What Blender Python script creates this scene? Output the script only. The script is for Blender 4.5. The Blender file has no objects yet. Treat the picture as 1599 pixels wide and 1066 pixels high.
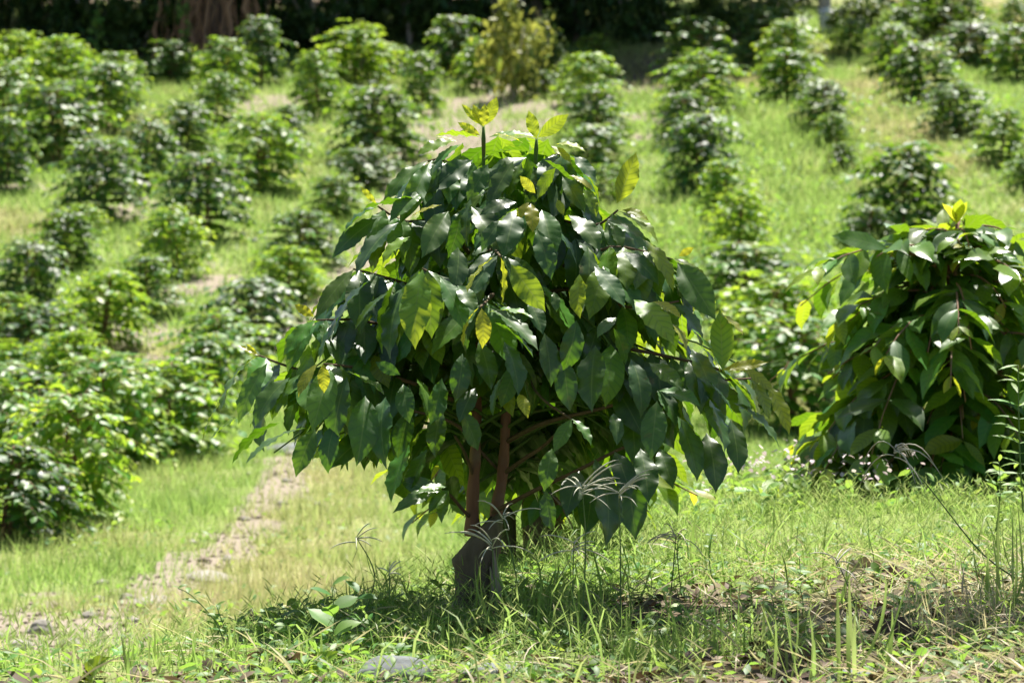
import bpy, math, random
import numpy as np
from mathutils import Vector
S = bpy.context.scene
COL = S.collection
R = math.radians
# ------------------------------------------------------------------ camera
CZ = 0.90; F = 4930.0; PITCH = math.atan(133/4930)
cam = bpy.data.cameras.new('camera'); camo = bpy.data.objects.new('camera', cam); COL.objects.link(camo)
camo.location = (0, 0, CZ); camo.rotation_euler = (R(90)-PITCH, 0, 0)
cam.sensor_width = 36; cam.lens = 36*F/1599; cam.clip_start = .1; cam.clip_end = 600
cam.dof.use_dof = True; cam.dof.focus_distance = 7.7; cam.dof.aperture_fstop = 8.0
S.camera = camo
FW = np.array([0, math.cos(PITCH), -math.sin(PITCH)]); UP = np.array([0, math.sin(PITCH), math.cos(PITCH)]); RT = np.array([1., 0, 0])
CAM = np.array([0, 0, CZ])
def P(px, py, d):
    return CAM + d*(FW + RT*(px-799.5)/F - UP*(py-533)/F)
def proj(p):
    q = np.asarray(p, float)-CAM; d = q@FW
    return 799.5+F*(q@RT)/d, 533-F*(q@UP)/d, d
# ------------------------------------------------------------------ light
SUN_EL, SUN_AZ = R(63), R(20)
w = bpy.data.worlds.new('World'); S.world = w; w.use_nodes = True
nt = w.node_tree; bg = nt.nodes['Background']
sky = nt.nodes.new('ShaderNodeTexSky'); sky.sky_type = 'NISHITA'; sky.sun_disc = False
sky.sun_elevation = SUN_EL; sky.sun_rotation = SUN_AZ
nt.links.new(sky.outputs[0], bg.inputs[0]); bg.inputs[1].default_value = 0.05
sl = bpy.data.lights.new('sun', 'SUN'); sl.energy = 5.0; sl.angle = R(.5); sl.color = (1, .95, .86)
so = bpy.data.objects.new('sun', sl); COL.objects.link(so); so.location = (6, 8, 12)
sd = Vector((math.sin(SUN_AZ)*math.cos(SUN_EL), math.cos(SUN_AZ)*math.cos(SUN_EL), math.sin(SUN_EL)))
so.rotation_euler = sd.to_track_quat('Z', 'Y').to_euler()
S.view_settings.view_transform = 'Standard'; S.view_settings.look = 'None'
S.view_settings.exposure = 1.35; S.view_settings.gamma = 1
# ------------------------------------------------------------------ noise
def vnoise(x, y, seed=0):
    xi = np.floor(x).astype(np.int64); yi = np.floor(y).astype(np.int64)
    fx = x-xi; fy = y-yi; fx = fx*fx*(3-2*fx); fy = fy*fy*(3-2*fy)
    def h(a, b):
        n = (a*374761393 + b*668265263 + seed*1442695041) & 0xffffffff
        n = ((n ^ (n >> 13))*1274126177) & 0xffffffff
        return ((n ^ (n >> 16)) & 0xffff)/65535.0
    return (h(xi, yi)*(1-fx)+h(xi+1, yi)*fx)*(1-fy)+(h(xi, yi+1)*(1-fx)+h(xi+1, yi+1)*fx)*fy
def fbm(x, y, s=1., o=4, seed=0):
    x = np.asarray(x, float); y = np.asarray(y, float); a = .5; t = 0; n = 0
    for k in range(o):
        t = t+a*vnoise(x*s+17.3*k, y*s+9.1*k, seed+k); n += a; a *= .5; s *= 2.03
    return t/n
def sstep(a, b, x):
    t = np.clip((x-a)/(b-a), 0, 1); return t*t*(3-2*t)
# ------------------------------------------------------------------ terrain height
DK = [-200, 3, 8, 12, 16, 18, 23, 28, 34, 40, 46, 52, 60, 75, 110, 400]
HK = [-1.3, -1.4, -1.5, -1.55, -1.58, -1.57, -1.42, -1.04, -.30, .70, 1.86, 2.92, 4.4, 7.6, 14., 30.]
_dd = np.linspace(-200, 400, 6001); _hh = np.interp(_dd, DK, HK)
_k = np.exp(-np.linspace(-2.2, 2.2, 45)**2); _k /= _k.sum(); _hh[30:-30] = np.convolve(_hh, _k, 'same')[30:-30]
def H(x, y):
    x = np.asarray(x, float); y = np.asarray(y, float)
    v = np.interp(y, _dd, _hh)
    v = v + np.clip(x-2, 0, 12)*.02*sstep(20, 45, y) + (fbm(x, y, .16, 3, 5)-.5)*.5*sstep(14, 30, y)
    edge = np.interp(x, [-3, -1.4, -.9, -.3, .1, .8, 2, 6], [6.3, 6.6, 6.9, 8.3, 9.6, 11.6, 12.4, 13])
    b = 1-sstep(0, 3.0, y-edge)
    bench = -.89 + .03*np.clip(x, -1, 3)
    h = v*(1-b)+bench*b
    h = h + (fbm(x, y, .9, 4, 11)-.5)*.10 + (fbm(x, y, 5, 2, 3)-.5)*.035
    return h + CZ
def hit(px, py, dmin=5.2, dmax=120):
    ds = np.linspace(dmin, dmax, 2600)
    pts = CAM[None]+ds[:, None]*(FW+RT*(px-799.5)/F-UP*(py-533)/F)[None]
    below = pts[:, 2] <= H(pts[:, 0], pts[:, 1])
    i = int(np.argmax(below)) if below.any() else len(ds)-1
    p = pts[i].copy(); p[2] = float(H(p[0], p[1])); return p
# ------------------------------------------------------------------ mesh helpers
def build_mesh(name, V, quads=None, tris=None, uv=None, tint=None, smooth=True):
    me = bpy.data.meshes.new(name); V = np.asarray(V, np.float32)
    q = np.zeros((0, 4), np.int32) if quads is None else np.asarray(quads, np.int32)
    t = np.zeros((0, 3), np.int32) if tris is None else np.asarray(tris, np.int32)
    me.vertices.add(len(V)); me.vertices.foreach_set('co', V.ravel())
    lv = np.concatenate([q.ravel(), t.ravel()]).astype(np.int32)
    me.loops.add(len(lv)); me.loops.foreach_set('vertex_index', lv)
    me.polygons.add(len(q)+len(t))
    ls = np.concatenate([np.arange(len(q))*4, len(q)*4+np.arange(len(t))*3]).astype(np.int32)
    me.polygons.foreach_set('loop_start', ls)
    me.update(calc_edges=True); me.validate()
    if smooth: me.polygons.foreach_set('use_smooth', np.ones(len(me.polygons), bool))
    if uv is not None:
        u = me.uv_layers.new(name='uv'); u.data.foreach_set('uv', np.asarray(uv, np.float32)[lv].ravel())
    if tint is not None:
        a = me.color_attributes.new('tint', 'FLOAT_COLOR', 'POINT'); T = np.ones((len(V), 4), np.float32); T[:, :tint.shape[1]] = tint
        a.data.foreach_set('color', T.ravel())
    return me
def tag(o, label=None, cat=None, group=None, kind=None):
    if label: o['label'] = label
    if cat: o['category'] = cat
    if group: o['group'] = group
    if kind: o['kind'] = kind
    return o
def mobj(name, me, mat, parent=None):
    if mat and not me.materials: me.materials.append(mat)
    o = bpy.data.objects.new(name, me); COL.objects.link(o); o.parent = parent; return o
def empty(name, loc, label, cat, group=None):
    o = bpy.data.objects.new(name, None); o.empty_display_size = .1; COL.objects.link(o); o.location = [float(c) for c in loc]
    return tag(o, label, cat, group)
def nrm(v): v = np.asarray(v, float); return v/(np.linalg.norm(v, axis=-1, keepdims=True)+1e-9)
# ------------------------------------------------------------------ leaves
PT = [0, .04, .12, .25, .4, .55, .7, .82, .9, .96, 1]; PW = [.03, .09, .38, .76, .98, 1, .84, .54, .25, .08, 0.004]
class Leaves:
    def __init__(s): s.a = []
    def add(s, base, d, n, L, W, droop=.6, fold=.25, wave=.04, youth=0., var=None, twist=0.):
        s.a.append((*base, *d, *n, L, W, droop, fold, wave, youth, random.random() if var is None else var, twist, random.random()*6.28))
    def mesh(s, name, nu=12, nv=4, prof=(PT, PW)):
        A = np.array(s.a, float); N = len(A)
        B = A[:, 0:3]; D = nrm(A[:, 3:6]); n = A[:, 6:9]; n = nrm(n-(n*D).sum(1, keepdims=True)*D)
        L, W, dr, fo, wa, yo, va, tw, ph = A[:, 9:18].T
        D2 = nrm(D*np.cos(dr/2)[:, None]+n*np.sin(dr/2)[:, None]); n2 = nrm(n*np.cos(dr/2)[:, None]-D*np.sin(dr/2)[:, None])
        side = np.cross(n2, D2)
        t = np.linspace(0, 1, nu+1); sv = np.linspace(-1, 1, nv+1); wp = np.interp(t, *prof)
        th = dr[:, None]*t[None]; dl = L[:, None]/nu
        cx = np.concatenate([np.zeros((N, 1)), np.cumsum(np.cos((th[:, 1:]+th[:, :-1])/2)*dl, 1)], 1)
        cz = -np.concatenate([np.zeros((N, 1)), np.cumsum(np.sin((th[:, 1:]+th[:, :-1])/2)*dl, 1)], 1)
        lnx = np.sin(th); lnz = np.cos(th)
        ta = tw[:, None]*t[None]
        y = wp[None, :, None]*sv[None, None]*W[:, None, None]*.5
        ya = np.abs(y)
        fz = fo[:, None, None]*ya + (.6*wa)[:, None, None]*L[:, None, None]*(np.abs(sv)**1.6)[None, None]*np.sin(6.28*(2.6+1.2*(ph[:, None, None]%1))*t[None, :, None]+ph[:, None, None]+np.sign(sv)[None, None]*1.3)*np.minimum(1, wp*1.6)[None, :, None]
        if nu > 24: fz = fz + (.010*L)[:, None, None]*(np.abs(sv)**1.3)[None, None]*np.cos(6.2832*9*(t[None, :, None]-.14*np.abs(sv)[None, None]))*np.minimum(1, wp*1.4)[None, :, None]
        fz = fz-.9*fo[:, None, None]*ya*ya/(W[:, None, None]*.5+1e-6)*.5
        yy = y*np.cos(ta)[:, :, None]-fz*np.sin(ta)[:, :, None]; zz = y*np.sin(ta)[:, :, None]+fz*np.cos(ta)[:, :, None]
        X = cx[:, :, None]+zz*lnx[:, :, None]; Z = cz[:, :, None]+zz*lnz[:, :, None]
        V = B[:, None, None]+X[..., None]*D2[:, None, None]+Z[..., None]*n2[:, None, None]+yy[..., None]*side[:, None, None]
        m = (nu+1)*(nv+1); V = V.reshape(-1, 3)
        i = np.arange(nu)[:, None]*(nv+1)+np.arange(nv)[None]; i = i.ravel()
        q = np.stack([i, i+nv+1, i+nv+2, i+1], 1); Q = (q[None]+(np.arange(N)*m)[:, None, None]).reshape(-1, 4)
        uv = np.stack(np.broadcast_arrays(t[:, None], (sv[None]+1)/2), -1).reshape(-1, 2); UV = np.tile(uv, (N, 1))
        T = np.repeat(np.stack([yo, va, ph/6.28], 1), m, 0)
        return build_mesh(name, V, Q, None, UV, T)
# ------------------------------------------------------------------ tubes
def tube_arrays(pts, rad, k=7, rough=0., cap=True):
    pts = np.asarray(pts, float); n = len(pts); rad = np.broadcast_to(np.asarray(rad, float), (n,))
    tg = nrm(np.gradient(pts, axis=0)); ref = np.array([0., 0, 1]) if abs(tg[0][2]) < .8 else np.array([1., 0, 0])
    V = []
    a = nrm(np.cross(tg[0], ref))
    for i in range(n):
        a = nrm(a-(a@tg[i])*tg[i]); b = np.cross(tg[i], a)
        for j in range(k):
            an = 6.2832*j/k; r = rad[i]*(1+rough*(random.random()-.5))
            V.append(pts[i]+r*(math.cos(an)*a+math.sin(an)*b))
    Q = [(i*k+j, i*k+(j+1) % k, (i+1)*k+(j+1) % k, (i+1)*k+j) for i in range(n-1) for j in range(k)]
    T = []
    if cap:
        V.append(pts[-1]); c = len(V)-1; T = [((n-1)*k+j, (n-1)*k+(j+1) % k, c) for j in range(k)]
    return np.array(V), Q, T
class Wood:
    def __init__(s): s.V = []; s.Q = []; s.T = []; s.n = 0
    def tube(s, pts, rad, k=6, rough=0.):
        V, Q, T = tube_arrays(pts, rad, k, rough)
        s.V.append(V); s.Q += [tuple(x+s.n for x in q) for q in Q]; s.T += [tuple(x+s.n for x in t) for t in T]; s.n += len(V)
    def mesh(s, name): return build_mesh(name, np.concatenate(s.V), s.Q, s.T if s.T else None)
def bez(a, b, c, n=8):
    t = np.linspace(0, 1, n)[:, None]; return (1-t)**2*np.asarray(a)+2*t*(1-t)*np.asarray(b)+t*t*np.asarray(c)
# ------------------------------------------------------------------ materials
def M(name):
    m = bpy.data.materials.new(name); m.use_nodes = True; m.node_tree.nodes.clear(); return m, m.node_tree
def nd(nt, t, **kw):
    n = nt.nodes.new(t)
    for k, v in kw.items():
        if k.startswith('i_'): n.inputs[int(k[2:])].default_value = v
        else: setattr(n, k, v)
    return n
def mathn(nt, op, a, b=None, c=None):
    n = nd(nt, 'ShaderNodeMath', operation=op)
    for i, v in enumerate((a, b, c)):
        if v is None: continue
        if isinstance(v, (int, float)): n.inputs[i].default_value = v
        else: nt.links.new(v, n.inputs[i])
    return n.outputs[0]
def mixc(nt, f, a, b, mode='MIX'):
    n = nd(nt, 'ShaderNodeMix', data_type='RGBA', blend_type=mode)
    for i, v in ((0, f), (6, a), (7, b)):
        if isinstance(v, (int, float)): n.inputs[i].default_value = v
        elif isinstance(v, tuple): n.inputs[i].default_value = (*v, 1)
        else: nt.links.new(v, n.inputs[i])
    return n.outputs[2]
def leaf_mat(name, mature, mid, young, t_mature, t_young, rough=.3, vein=True, trans=(.25, .45), spec=.5):
    m, nt = M(name); L = nt.links
    at = nd(nt, 'ShaderNodeAttribute', attribute_name='tint'); sp = nd(nt, 'ShaderNodeSeparateColor'); L.new(at.outputs[0], sp.inputs[0])
    yo, va, rr = sp.outputs
    cr = nd(nt, 'ShaderNodeValToRGB'); e = cr.color_ramp.elements
    e[0].color = (*mature, 1); e[1].color = (*young, 1); k = e.new(.5); k.color = (*mid, 1); L.new(yo, cr.inputs[0])
    ct = nd(nt, 'ShaderNodeValToRGB'); e = ct.color_ramp.elements; e[0].color = (*t_mature, 1); e[1].color = (*t_young, 1); L.new(yo, ct.inputs[0])
    base = cr.outputs[0]; tc = ct.outputs[0]
    hv = nd(nt, 'ShaderNodeHueSaturation'); L.new(base, hv.inputs[4]); L.new(mathn(nt, 'MULTIPLY_ADD', va, .07, .465), hv.inputs[0]); L.new(mathn(nt, 'MULTIPLY_ADD', rr, .7, .65), hv.inputs[2]); base = hv.outputs[0]
    bump = None
    if vein:
        uv = nd(nt, 'ShaderNodeUVMap', uv_map='uv'); s2 = nd(nt, 'ShaderNodeSeparateXYZ'); L.new(uv.outputs[0], s2.inputs[0])
        av = mathn(nt, 'ABSOLUTE', mathn(nt, 'MULTIPLY_ADD', s2.outputs[1], 2., -1.))
        arg = mathn(nt, 'MULTIPLY', mathn(nt, 'SUBTRACT', s2.outputs[0], mathn(nt, 'MULTIPLY', av, .14)), 6.2832*9)
        wv = mathn(nt, 'COSINE', arg)
        groove = mathn(nt, 'POWER', mathn(nt, 'MULTIPLY_ADD', wv, .5, .5), 5.)
        mid_ = mathn(nt, 'SUBTRACT', 1., mathn(nt, 'MINIMUM', mathn(nt, 'MULTIPLY', av, 14.), 1.))
        side = mathn(nt, 'MULTIPLY', groove, .10)
        base = mixc(nt, mathn(nt, 'ADD', mathn(nt, 'MULTIPLY', mid_, .55), side), base, (.14, .22, .05))
        tc = mixc(nt, mathn(nt, 'MULTIPLY', groove, .45), tc, (.05, .13, .006)); tc = mixc(nt, mathn(nt, 'MULTIPLY', mid_, .5), tc, (.5, .6, .15))
        hgt = mathn(nt, 'SUBTRACT', mathn(nt, 'MULTIPLY', wv, -.55), mathn(nt, 'MULTIPLY', mid_, .8))
        tx = nd(nt, 'ShaderNodeTexCoord'); nz = nd(nt, 'ShaderNodeTexNoise', i_2=60., i_3=3.); L.new(tx.outputs[3], nz.inputs[0])
        hgt = mathn(nt, 'ADD', hgt, mathn(nt, 'MULTIPLY', nz.outputs[0], .9))
        bp = nd(nt, 'ShaderNodeBump', i_0=.75, i_1=.006); L.new(hgt, bp.inputs[2]); bump = bp.outputs[0]
        sp2 = nd(nt, 'ShaderNodeTexNoise', i_2=23., i_3=4.); L.new(tx.outputs[3], sp2.inputs[0])
        base = mixc(nt, mathn(nt, 'MULTIPLY', mathn(nt, 'GREATER_THAN', sp2.outputs[0], .68), .5), base, (.10, .075, .02))
    pb = nd(nt, 'ShaderNodeBsdfPrincipled'); L.new(base, pb.inputs['Base Color']); pb.inputs['Roughness'].default_value = rough
    pb.inputs['Specular IOR Level'].default_value = spec
    if vein: L.new(mathn(nt, 'MULTIPLY_ADD', va, .18, rough-.06), pb.inputs['Roughness'])
    tr = nd(nt, 'ShaderNodeBsdfTranslucent'); L.new(tc, tr.inputs[0])
    if bump: L.new(bump, pb.inputs['Normal'])
    mx = nd(nt, 'ShaderNodeMixShader'); L.new(mathn(nt, 'MULTIPLY_ADD', yo, trans[1]-trans[0], trans[0]), mx.inputs[0]); L.new(pb.outputs[0], mx.inputs[1]); L.new(tr.outputs[0], mx.inputs[2])
    out = nd(nt, 'ShaderNodeOutputMaterial'); L.new(mx.outputs[0], out.inputs[0]); return m
LEAF = leaf_mat('coffee_leaf', (.024, .064, .013), (.085, .21, .014), (.28, .27, .03), (.27, .62, .015), (.80, .80, .04), .36, True, (.17, .56), .6)
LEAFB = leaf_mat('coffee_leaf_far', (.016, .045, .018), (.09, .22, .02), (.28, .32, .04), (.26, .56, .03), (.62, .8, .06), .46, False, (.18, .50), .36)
GRASS = leaf_mat('grass_blade', (.13, .24, .045), (.29, .30, .10), (.48, .42, .25), (.42, .62, .14), (.65, .58, .3), .5, False, (.42, .35), .3)
HERB = leaf_mat('herb_leaf', (.07, .16, .035), (.14, .25, .04), (.35, .33, .08), (.35, .62, .08), (.6, .6, .1), .5, False, (.35, .4), .3)
FOREST = leaf_mat('forest_leaf', (.035, .075, .02), (.10, .17, .035), (.24, .25, .05), (.08, .16, .02), (.55, .55, .1), .5, False, (.22, .4), .3)
DEAD = leaf_mat('dead_leaf', (.045, .03, .022), (.13, .09, .065), (.32, .25, .18), (.14, .08, .04), (.3, .2, .1), .7, True, (.1, .15), .2)
FLOWER = leaf_mat('petal', (.6, .42, .5), (.7, .6, .62), (.8, .75, .75), (.6, .45, .5), (.7, .6, .6), .6, False, (.3, .3), .2)
def wood_mat(name, c1, c2, c3, scale=30, stretch=.15, bumpd=.006, rough=.85):
    m, nt = M(name); L = nt.links
    tx = nd(nt, 'ShaderNodeTexCoord'); mp = nd(nt, 'ShaderNodeMapping'); mp.inputs[3].default_value = (1, 1, stretch); L.new(tx.outputs[3], mp.inputs[0])
    n1 = nd(nt, 'ShaderNodeTexNoise', i_2=float(scale), i_3=8., i_4=.65); L.new(mp.outputs[0], n1.inputs[0])
    n2 = nd(nt, 'ShaderNodeTexNoise', i_2=scale*.2, i_3=4.); L.new(tx.outputs[3], n2.inputs[0])
    c = mixc(nt, n1.outputs[0], c1, c2)
    rp = nd(nt, 'ShaderNodeMapRange'); rp.inputs[1].default_value = .52; rp.inputs[2].default_value = .7; L.new(n2.outputs[0], rp.inputs[0])
    c = mixc(nt, rp.outputs[0], c, c3)
    bp = nd(nt, 'ShaderNodeBump', i_0=.9, i_1=bumpd); L.new(n1.outputs[0], bp.inputs[2])
    pb = nd(nt, 'ShaderNodeBsdfPrincipled'); L.new(c, pb.inputs['Base Color']); pb.inputs['Roughness'].default_value = rough; pb.inputs['Specular IOR Level'].default_value = .25; L.new(bp.outputs[0], pb.inputs['Normal'])
    out = nd(nt, 'ShaderNodeOutputMaterial'); L.new(pb.outputs[0], out.inputs[0]); return m
BARK = wood_mat('coffee_bark', (.10, .045, .03), (.34, .19, .13), (.22, .17, .13), 45, .12)
STUMP = wood_mat('old_stump_bark', (.05, .04, .028), (.25, .20, .15), (.10, .12, .045), 55, .3, .018)
CUT = wood_mat('weathered_wood', (.2, .16, .12), (.5, .42, .33), (.3, .25, .2), 60, .1)
TWIG = wood_mat('green_twig', (.05, .11, .025), (.11, .19, .04), (.10, .09, .03), 60, .3, .002)
FBARK = wood_mat('forest_bark', (.06, .045, .035), (.24, .17, .13), (.12, .1, .08), 6, .12, .03)
WBARK = wood_mat('whitewashed_bark', (.75, .73, .70), (.9, .89, .87), (.5, .45, .4), 8, .2, .01)
PBARK = wood_mat('pale_bark', (.35, .28, .24), (.6, .52, .46), (.35, .27, .22), 8, .2, .01)
STALK = wood_mat('grass_stalk', (.05, .10, .03), (.12, .2, .06), (.16, .12, .06), 40, .1, .001, .6)
SPIKE = wood_mat('grass_spike', (.38, .38, .27), (.6, .6, .46), (.45, .38, .3), 200, .5, .001, .7)
STONE = wood_mat('grey_stone', (.07, .08, .085), (.24, .26, .26), (.13, .13, .11), 24, 1., .012, .8)
PSTONE = wood_mat('pale_stone', (.18, .165, .14), (.40, .37, .32), (.2, .18, .14), 14, 1., .01, .85)
# ground
def ground_mat():
    m, nt = M('hillside_soil_and_turf'); L = nt.links
    at = nd(nt, 'ShaderNodeAttribute', attribute_name='tint'); sp = nd(nt, 'ShaderNodeSeparateColor'); L.new(at.outputs[0], sp.inputs[0])
    bare, dry, lit = sp.outputs
    tx = nd(nt, 'ShaderNodeTexCoord')
    n1 = nd(nt, 'ShaderNodeTexNoise', i_2=3.2, i_3=9., i_4=.7); L.new(tx.outputs[3], n1.inputs[0])
    n2 = nd(nt, 'ShaderNodeTexNoise', i_2=30., i_3=6., i_4=.7); L.new(tx.outputs[3], n2.inputs[0])
    n3 = nd(nt, 'ShaderNodeTexNoise', i_2=140., i_3=3.); L.new(tx.outputs[3], n3.inputs[0])
    g = mixc(nt, n1.outputs[0], (.12, .20, .045), (.20, .28, .08)); g = mixc(nt, n2.outputs[0], g, (.20, .21, .08)); g = mixc(nt, dry, g, (.30, .26, .14))
    s = mixc(nt, n2.outputs[0], (.13, .11, .085), (.33, .285, .225)); s = mixc(nt, mathn(nt, 'GREATER_THAN', n3.outputs[0], .6), s, (.36, .32, .27))
    s = mixc(nt, mathn(nt, 'MULTIPLY', n1.outputs[0], .5), s, (.30, .24, .18))
    li = mixc(nt, n2.outputs[0], (.05, .035, .025), (.2, .15, .10))
    f = nd(nt, 'ShaderNodeMapRange'); f.inputs[1].default_value = .38; f.inputs[2].default_value = .62
    L.new(mathn(nt, 'MULTIPLY_ADD', n2.outputs[0], .4, mathn(nt, 'SUBTRACT', bare, .2)), f.inputs[0])
    c = mixc(nt, f.outputs[0], g, s); c = mixc(nt, lit, c, li)
    bp = nd(nt, 'ShaderNodeBump', i_0=.8, i_1=.03); L.new(n2.outputs[0], bp.inputs[2])
    pb = nd(nt, 'ShaderNodeBsdfPrincipled'); L.new(c, pb.inputs['Base Color']); pb.inputs['Roughness'].default_value = .95; pb.inputs['Specular IOR Level'].default_value = .1; L.new(bp.outputs[0], pb.inputs['Normal'])
    out = nd(nt, 'ShaderNodeOutputMaterial'); L.new(pb.outputs[0], out.inputs[0]); return m
GROUND = ground_mat()
# ------------------------------------------------------------------ ground masks (laid out on the terrain)
random.seed(4); rng = np.random.default_rng(4)
def gpath(px, k=.44): return np.array([hit(a, b)[:2] for a, b, _ in px]), np.array([c*k for _, _, c in px], float)
PATHS = [gpath([(-160, 1030, .45), (-60, 1000, .45), (60, 985, .5), (150, 962, .5), (230, 930, .5), (300, 892, .42), (360, 850, .36), (405, 800, .36), (430, 760, .36), (440, 725, .38), (480, 708, .5), (560, 700, .5), (640, 690, .4), (700, 660, .3)]),
         gpath([(560, 470, .6), (590, 400, 1.1), (625, 330, 1.1), (660, 270, 1.2), (710, 215, 1.8), (770, 170, 2.4), (850, 160, 2.2)]),
         gpath([(430, 560, .3), (480, 500, .35), (540, 440, .5)])]
PATCH = [(205, 335, .55, .3), (310, 445, .4, .4), (250, 530, .8, .25), (200, 550, .4, .2), (430, 165, .9, .5), (390, 160, .5, .3), (340, 155, .3, .2), (1010, 130, .8, .5), (1010, 190, .5, .3), (20, 965, .5, .4), (100, 1000, .5, .5), (560, 600, .5, .3), (980, 125, .7, .4), (780, 150, 1.6, .8), (30, 290, .4, .2)]
PATCHW = [(*hit(a, b)[:2], c, d) for a, b, c, d in PATCH]
def segd(x, y, pts, wd):
    best = np.full(np.shape(x), 9.)
    for i in range(len(pts)-1):
        a, b = pts[i], pts[i+1]; ab = b-a; t = np.clip(((x-a[0])*ab[0]+(y-a[1])*ab[1])/(ab@ab+1e-9), 0, 1)
        d = np.hypot(x-a[0]-t*ab[0], y-a[1]-t*ab[1])/(wd[i]*(1-t)+wd[i+1]*t); best = np.minimum(best, d)
    return best
def bare(x, y):
    x = np.asarray(x, float); y = np.asarray(y, float); k = np.full(x.shape, 9.)
    for p, wd in PATHS: k = np.minimum(k, segd(x, y, p, wd))
    for cx, cy, a, b in PATCHW: k = np.minimum(k, np.hypot((x-cx)/a/.8, (y-cy)/(b*3)))
    k = k + (fbm(x, y, 2.2, 5, 21)-.5)*3.0
    return 1-sstep(.6, 1.3, k)
def dryf(x, y):
    d = sstep(.52, .75, fbm(x, y, .35, 4, 31))*.7
    p = PATHS[0][0]; k = segd(np.asarray(x, float), np.asarray(y, float), p, np.full(len(p), 1.))
    d = d + .55*(1-sstep(.4, 1.3, k))*(np.asarray(x) > -1.6)+sstep(.55, .8, fbm(x, y, 1.3, 3, 77))*.35
    return np.clip(d + .12*sstep(2.5, 6, x)*sstep(30, 38, y)*(1-sstep(46, 52, y)), 0, 1)
def litter(x, y):
    f = sstep(8.8, 7.8, y+(fbm(x, y, 2, 3, 8)-.5)*2.4)*sstep(.0, .7, x+(fbm(x, y, 3, 2, 28)-.5)*.8) + .8*sstep(6.95, 6.4, y+(fbm(x, y, 3, 3, 9)-.5)*.6)
    return np.clip(f+sstep(50, 53, y)*sstep(3.5, 2., x), 0, 1)
xs = np.concatenate([-np.geomspace(260, 10.5, 34), np.linspace(-10, 10, 230), np.geomspace(10.5, 260, 34)])
ys = np.concatenate([np.linspace(-60, 4, 24), np.linspace(4.3, 13, 120), np.linspace(13.1, 62, 400), np.geomspace(63, 400, 40)])
X, Y = np.meshgrid(xs, ys); Z = H(X, Y); NX = len(xs); NY = len(ys)
bm_ = bare(X, Y); T = np.stack([bm_, dryf(X, Y), litter(X, Y)], -1).reshape(-1, 3)
V = np.stack([X, Y, Z], -1).reshape(-1, 3)
ii = (np.arange(NY-1)[:, None]*NX+np.arange(NX-1)[None])
Q = np.stack([ii, ii+1, ii+NX+1, ii+NX], -1).reshape(-1, 4)
fm = (bm_.ravel()[Q].mean(1) > .5) & (V[Q[:, 0], 1] < 62) & (segd(V[Q[:, 0], 0], V[Q[:, 0], 1], *PATHS[0]) < 3)
o = mobj('ground', build_mesh('ground', V, Q[~fm], None, None, T), GROUND); tag(o, kind='structure')
used = np.unique(Q[fm]); mp_ = np.zeros(len(V), int); mp_[used] = np.arange(len(used))
o = mobj('dirt_path', build_mesh('dirt_path', V[used], mp_[Q[fm]], None, None, T[used]), GROUND); tag(o, kind='structure')
# ------------------------------------------------------------------ grass (stuff)
def blades(n, dlo, dhi, L, Wd, seg, seed, dens=None, xfun=None, clump=0.):
    r = np.random.default_rng(seed)
    d = np.sqrt(r.uniform(dlo**2, dhi**2, n)) if dhi/dlo < 4 else r.uniform(dlo, dhi, n)
    x = r.uniform(-1, 1, n)*(d*.17+1.0); y = d
    if clump:
        y = y+0; cxn = fbm(x, y, 4., 2, seed+3)
    b = bare(x, y); li = litter(x, y)
    p = (1-.75*b)*(1-.8*li*(y < 30)); p = p*(.35+.65*sstep(.3, .6, fbm(x, y, 2.2, 3, seed)))
    if dens is not None: p = p*dens(x, y)
    k = r.random(n) < p; x, y = x[k], y[k]; n = len(x); z = H(x, y)-.005
    dr = np.clip(dryf(x, y)*.8+r.normal(0, .16, n)+.02, 0, 1)
    Lh = L*(.45+r.random(n)**1.5*1.1)*(.6+.8*fbm(x, y, 1.5, 3, seed+9)); az = r.uniform(0, 6.283, n); ln = r.uniform(.1, .95, n)
    wd = Wd*(.6+r.random(n)*.8)
    dirx, diry = np.cos(az), np.sin(az); fa = r.uniform(0, 6.283, n); sx, sy = np.cos(fa)*wd/2, np.sin(fa)*wd/2
    B = np.stack([x, y, z], 1); out = np.stack([dirx, diry, np.zeros(n)], 1); up = np.array([[0, 0, 1.]]); sd_ = np.stack([sx, sy, np.zeros(n)], 1)
    tint = np.stack([dr, r.random(n), r.random(n)], 1)
    if seg == 1:
        tip = B+up*(Lh*np.sqrt(1-ln*ln*.8))[:, None]+out*(Lh*ln)[:, None]
        V = np.stack([B-sd_, B+sd_, tip], 1).reshape(-1, 3); T = np.arange(n*3).reshape(-1, 3); Qd = None; k_ = 3
        return V, Qd, T, np.repeat(tint, 3, 0)
    m1 = B+up*(Lh*.45)[:, None]+out*(Lh*ln*.22)[:, None]; m2 = B+up*(Lh*.75*(1-ln*.25))[:, None]+out*(Lh*ln*.6)[:, None]
    tip = B+up*(Lh*(.95-ln*.45))[:, None]+out*(Lh*ln*1.05)[:, None]
    V = np.stack([B-sd_*.8, B+sd_*.8, m1-sd_, m1+sd_, m2-sd_*.7, m2+sd_*.7, tip], 1).reshape(-1, 3); a = np.arange(n)*7
    Qd = np.concatenate([np.stack([a, a+1, a+3, a+2], 1), np.stack([a+2, a+3, a+5, a+4], 1)]); T = np.stack([a+4, a+5, a+6], 1)
    return V, Qd, T, np.repeat(tint, 7, 0)
def addgrass(name, label, *a, mat=None, **k):
    V, Qd, T, t = blades(*a, **k); o = mobj(name, build_mesh(name, V, Qd, T, None, t), mat or GRASS); return tag(o, label, 'grass', None, 'stuff')
addgrass('short_grass', 'fine short grass growing on the near bank round the stump', 110000, 5.4, 12.8, .046, .0028, 2, 1)
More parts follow.
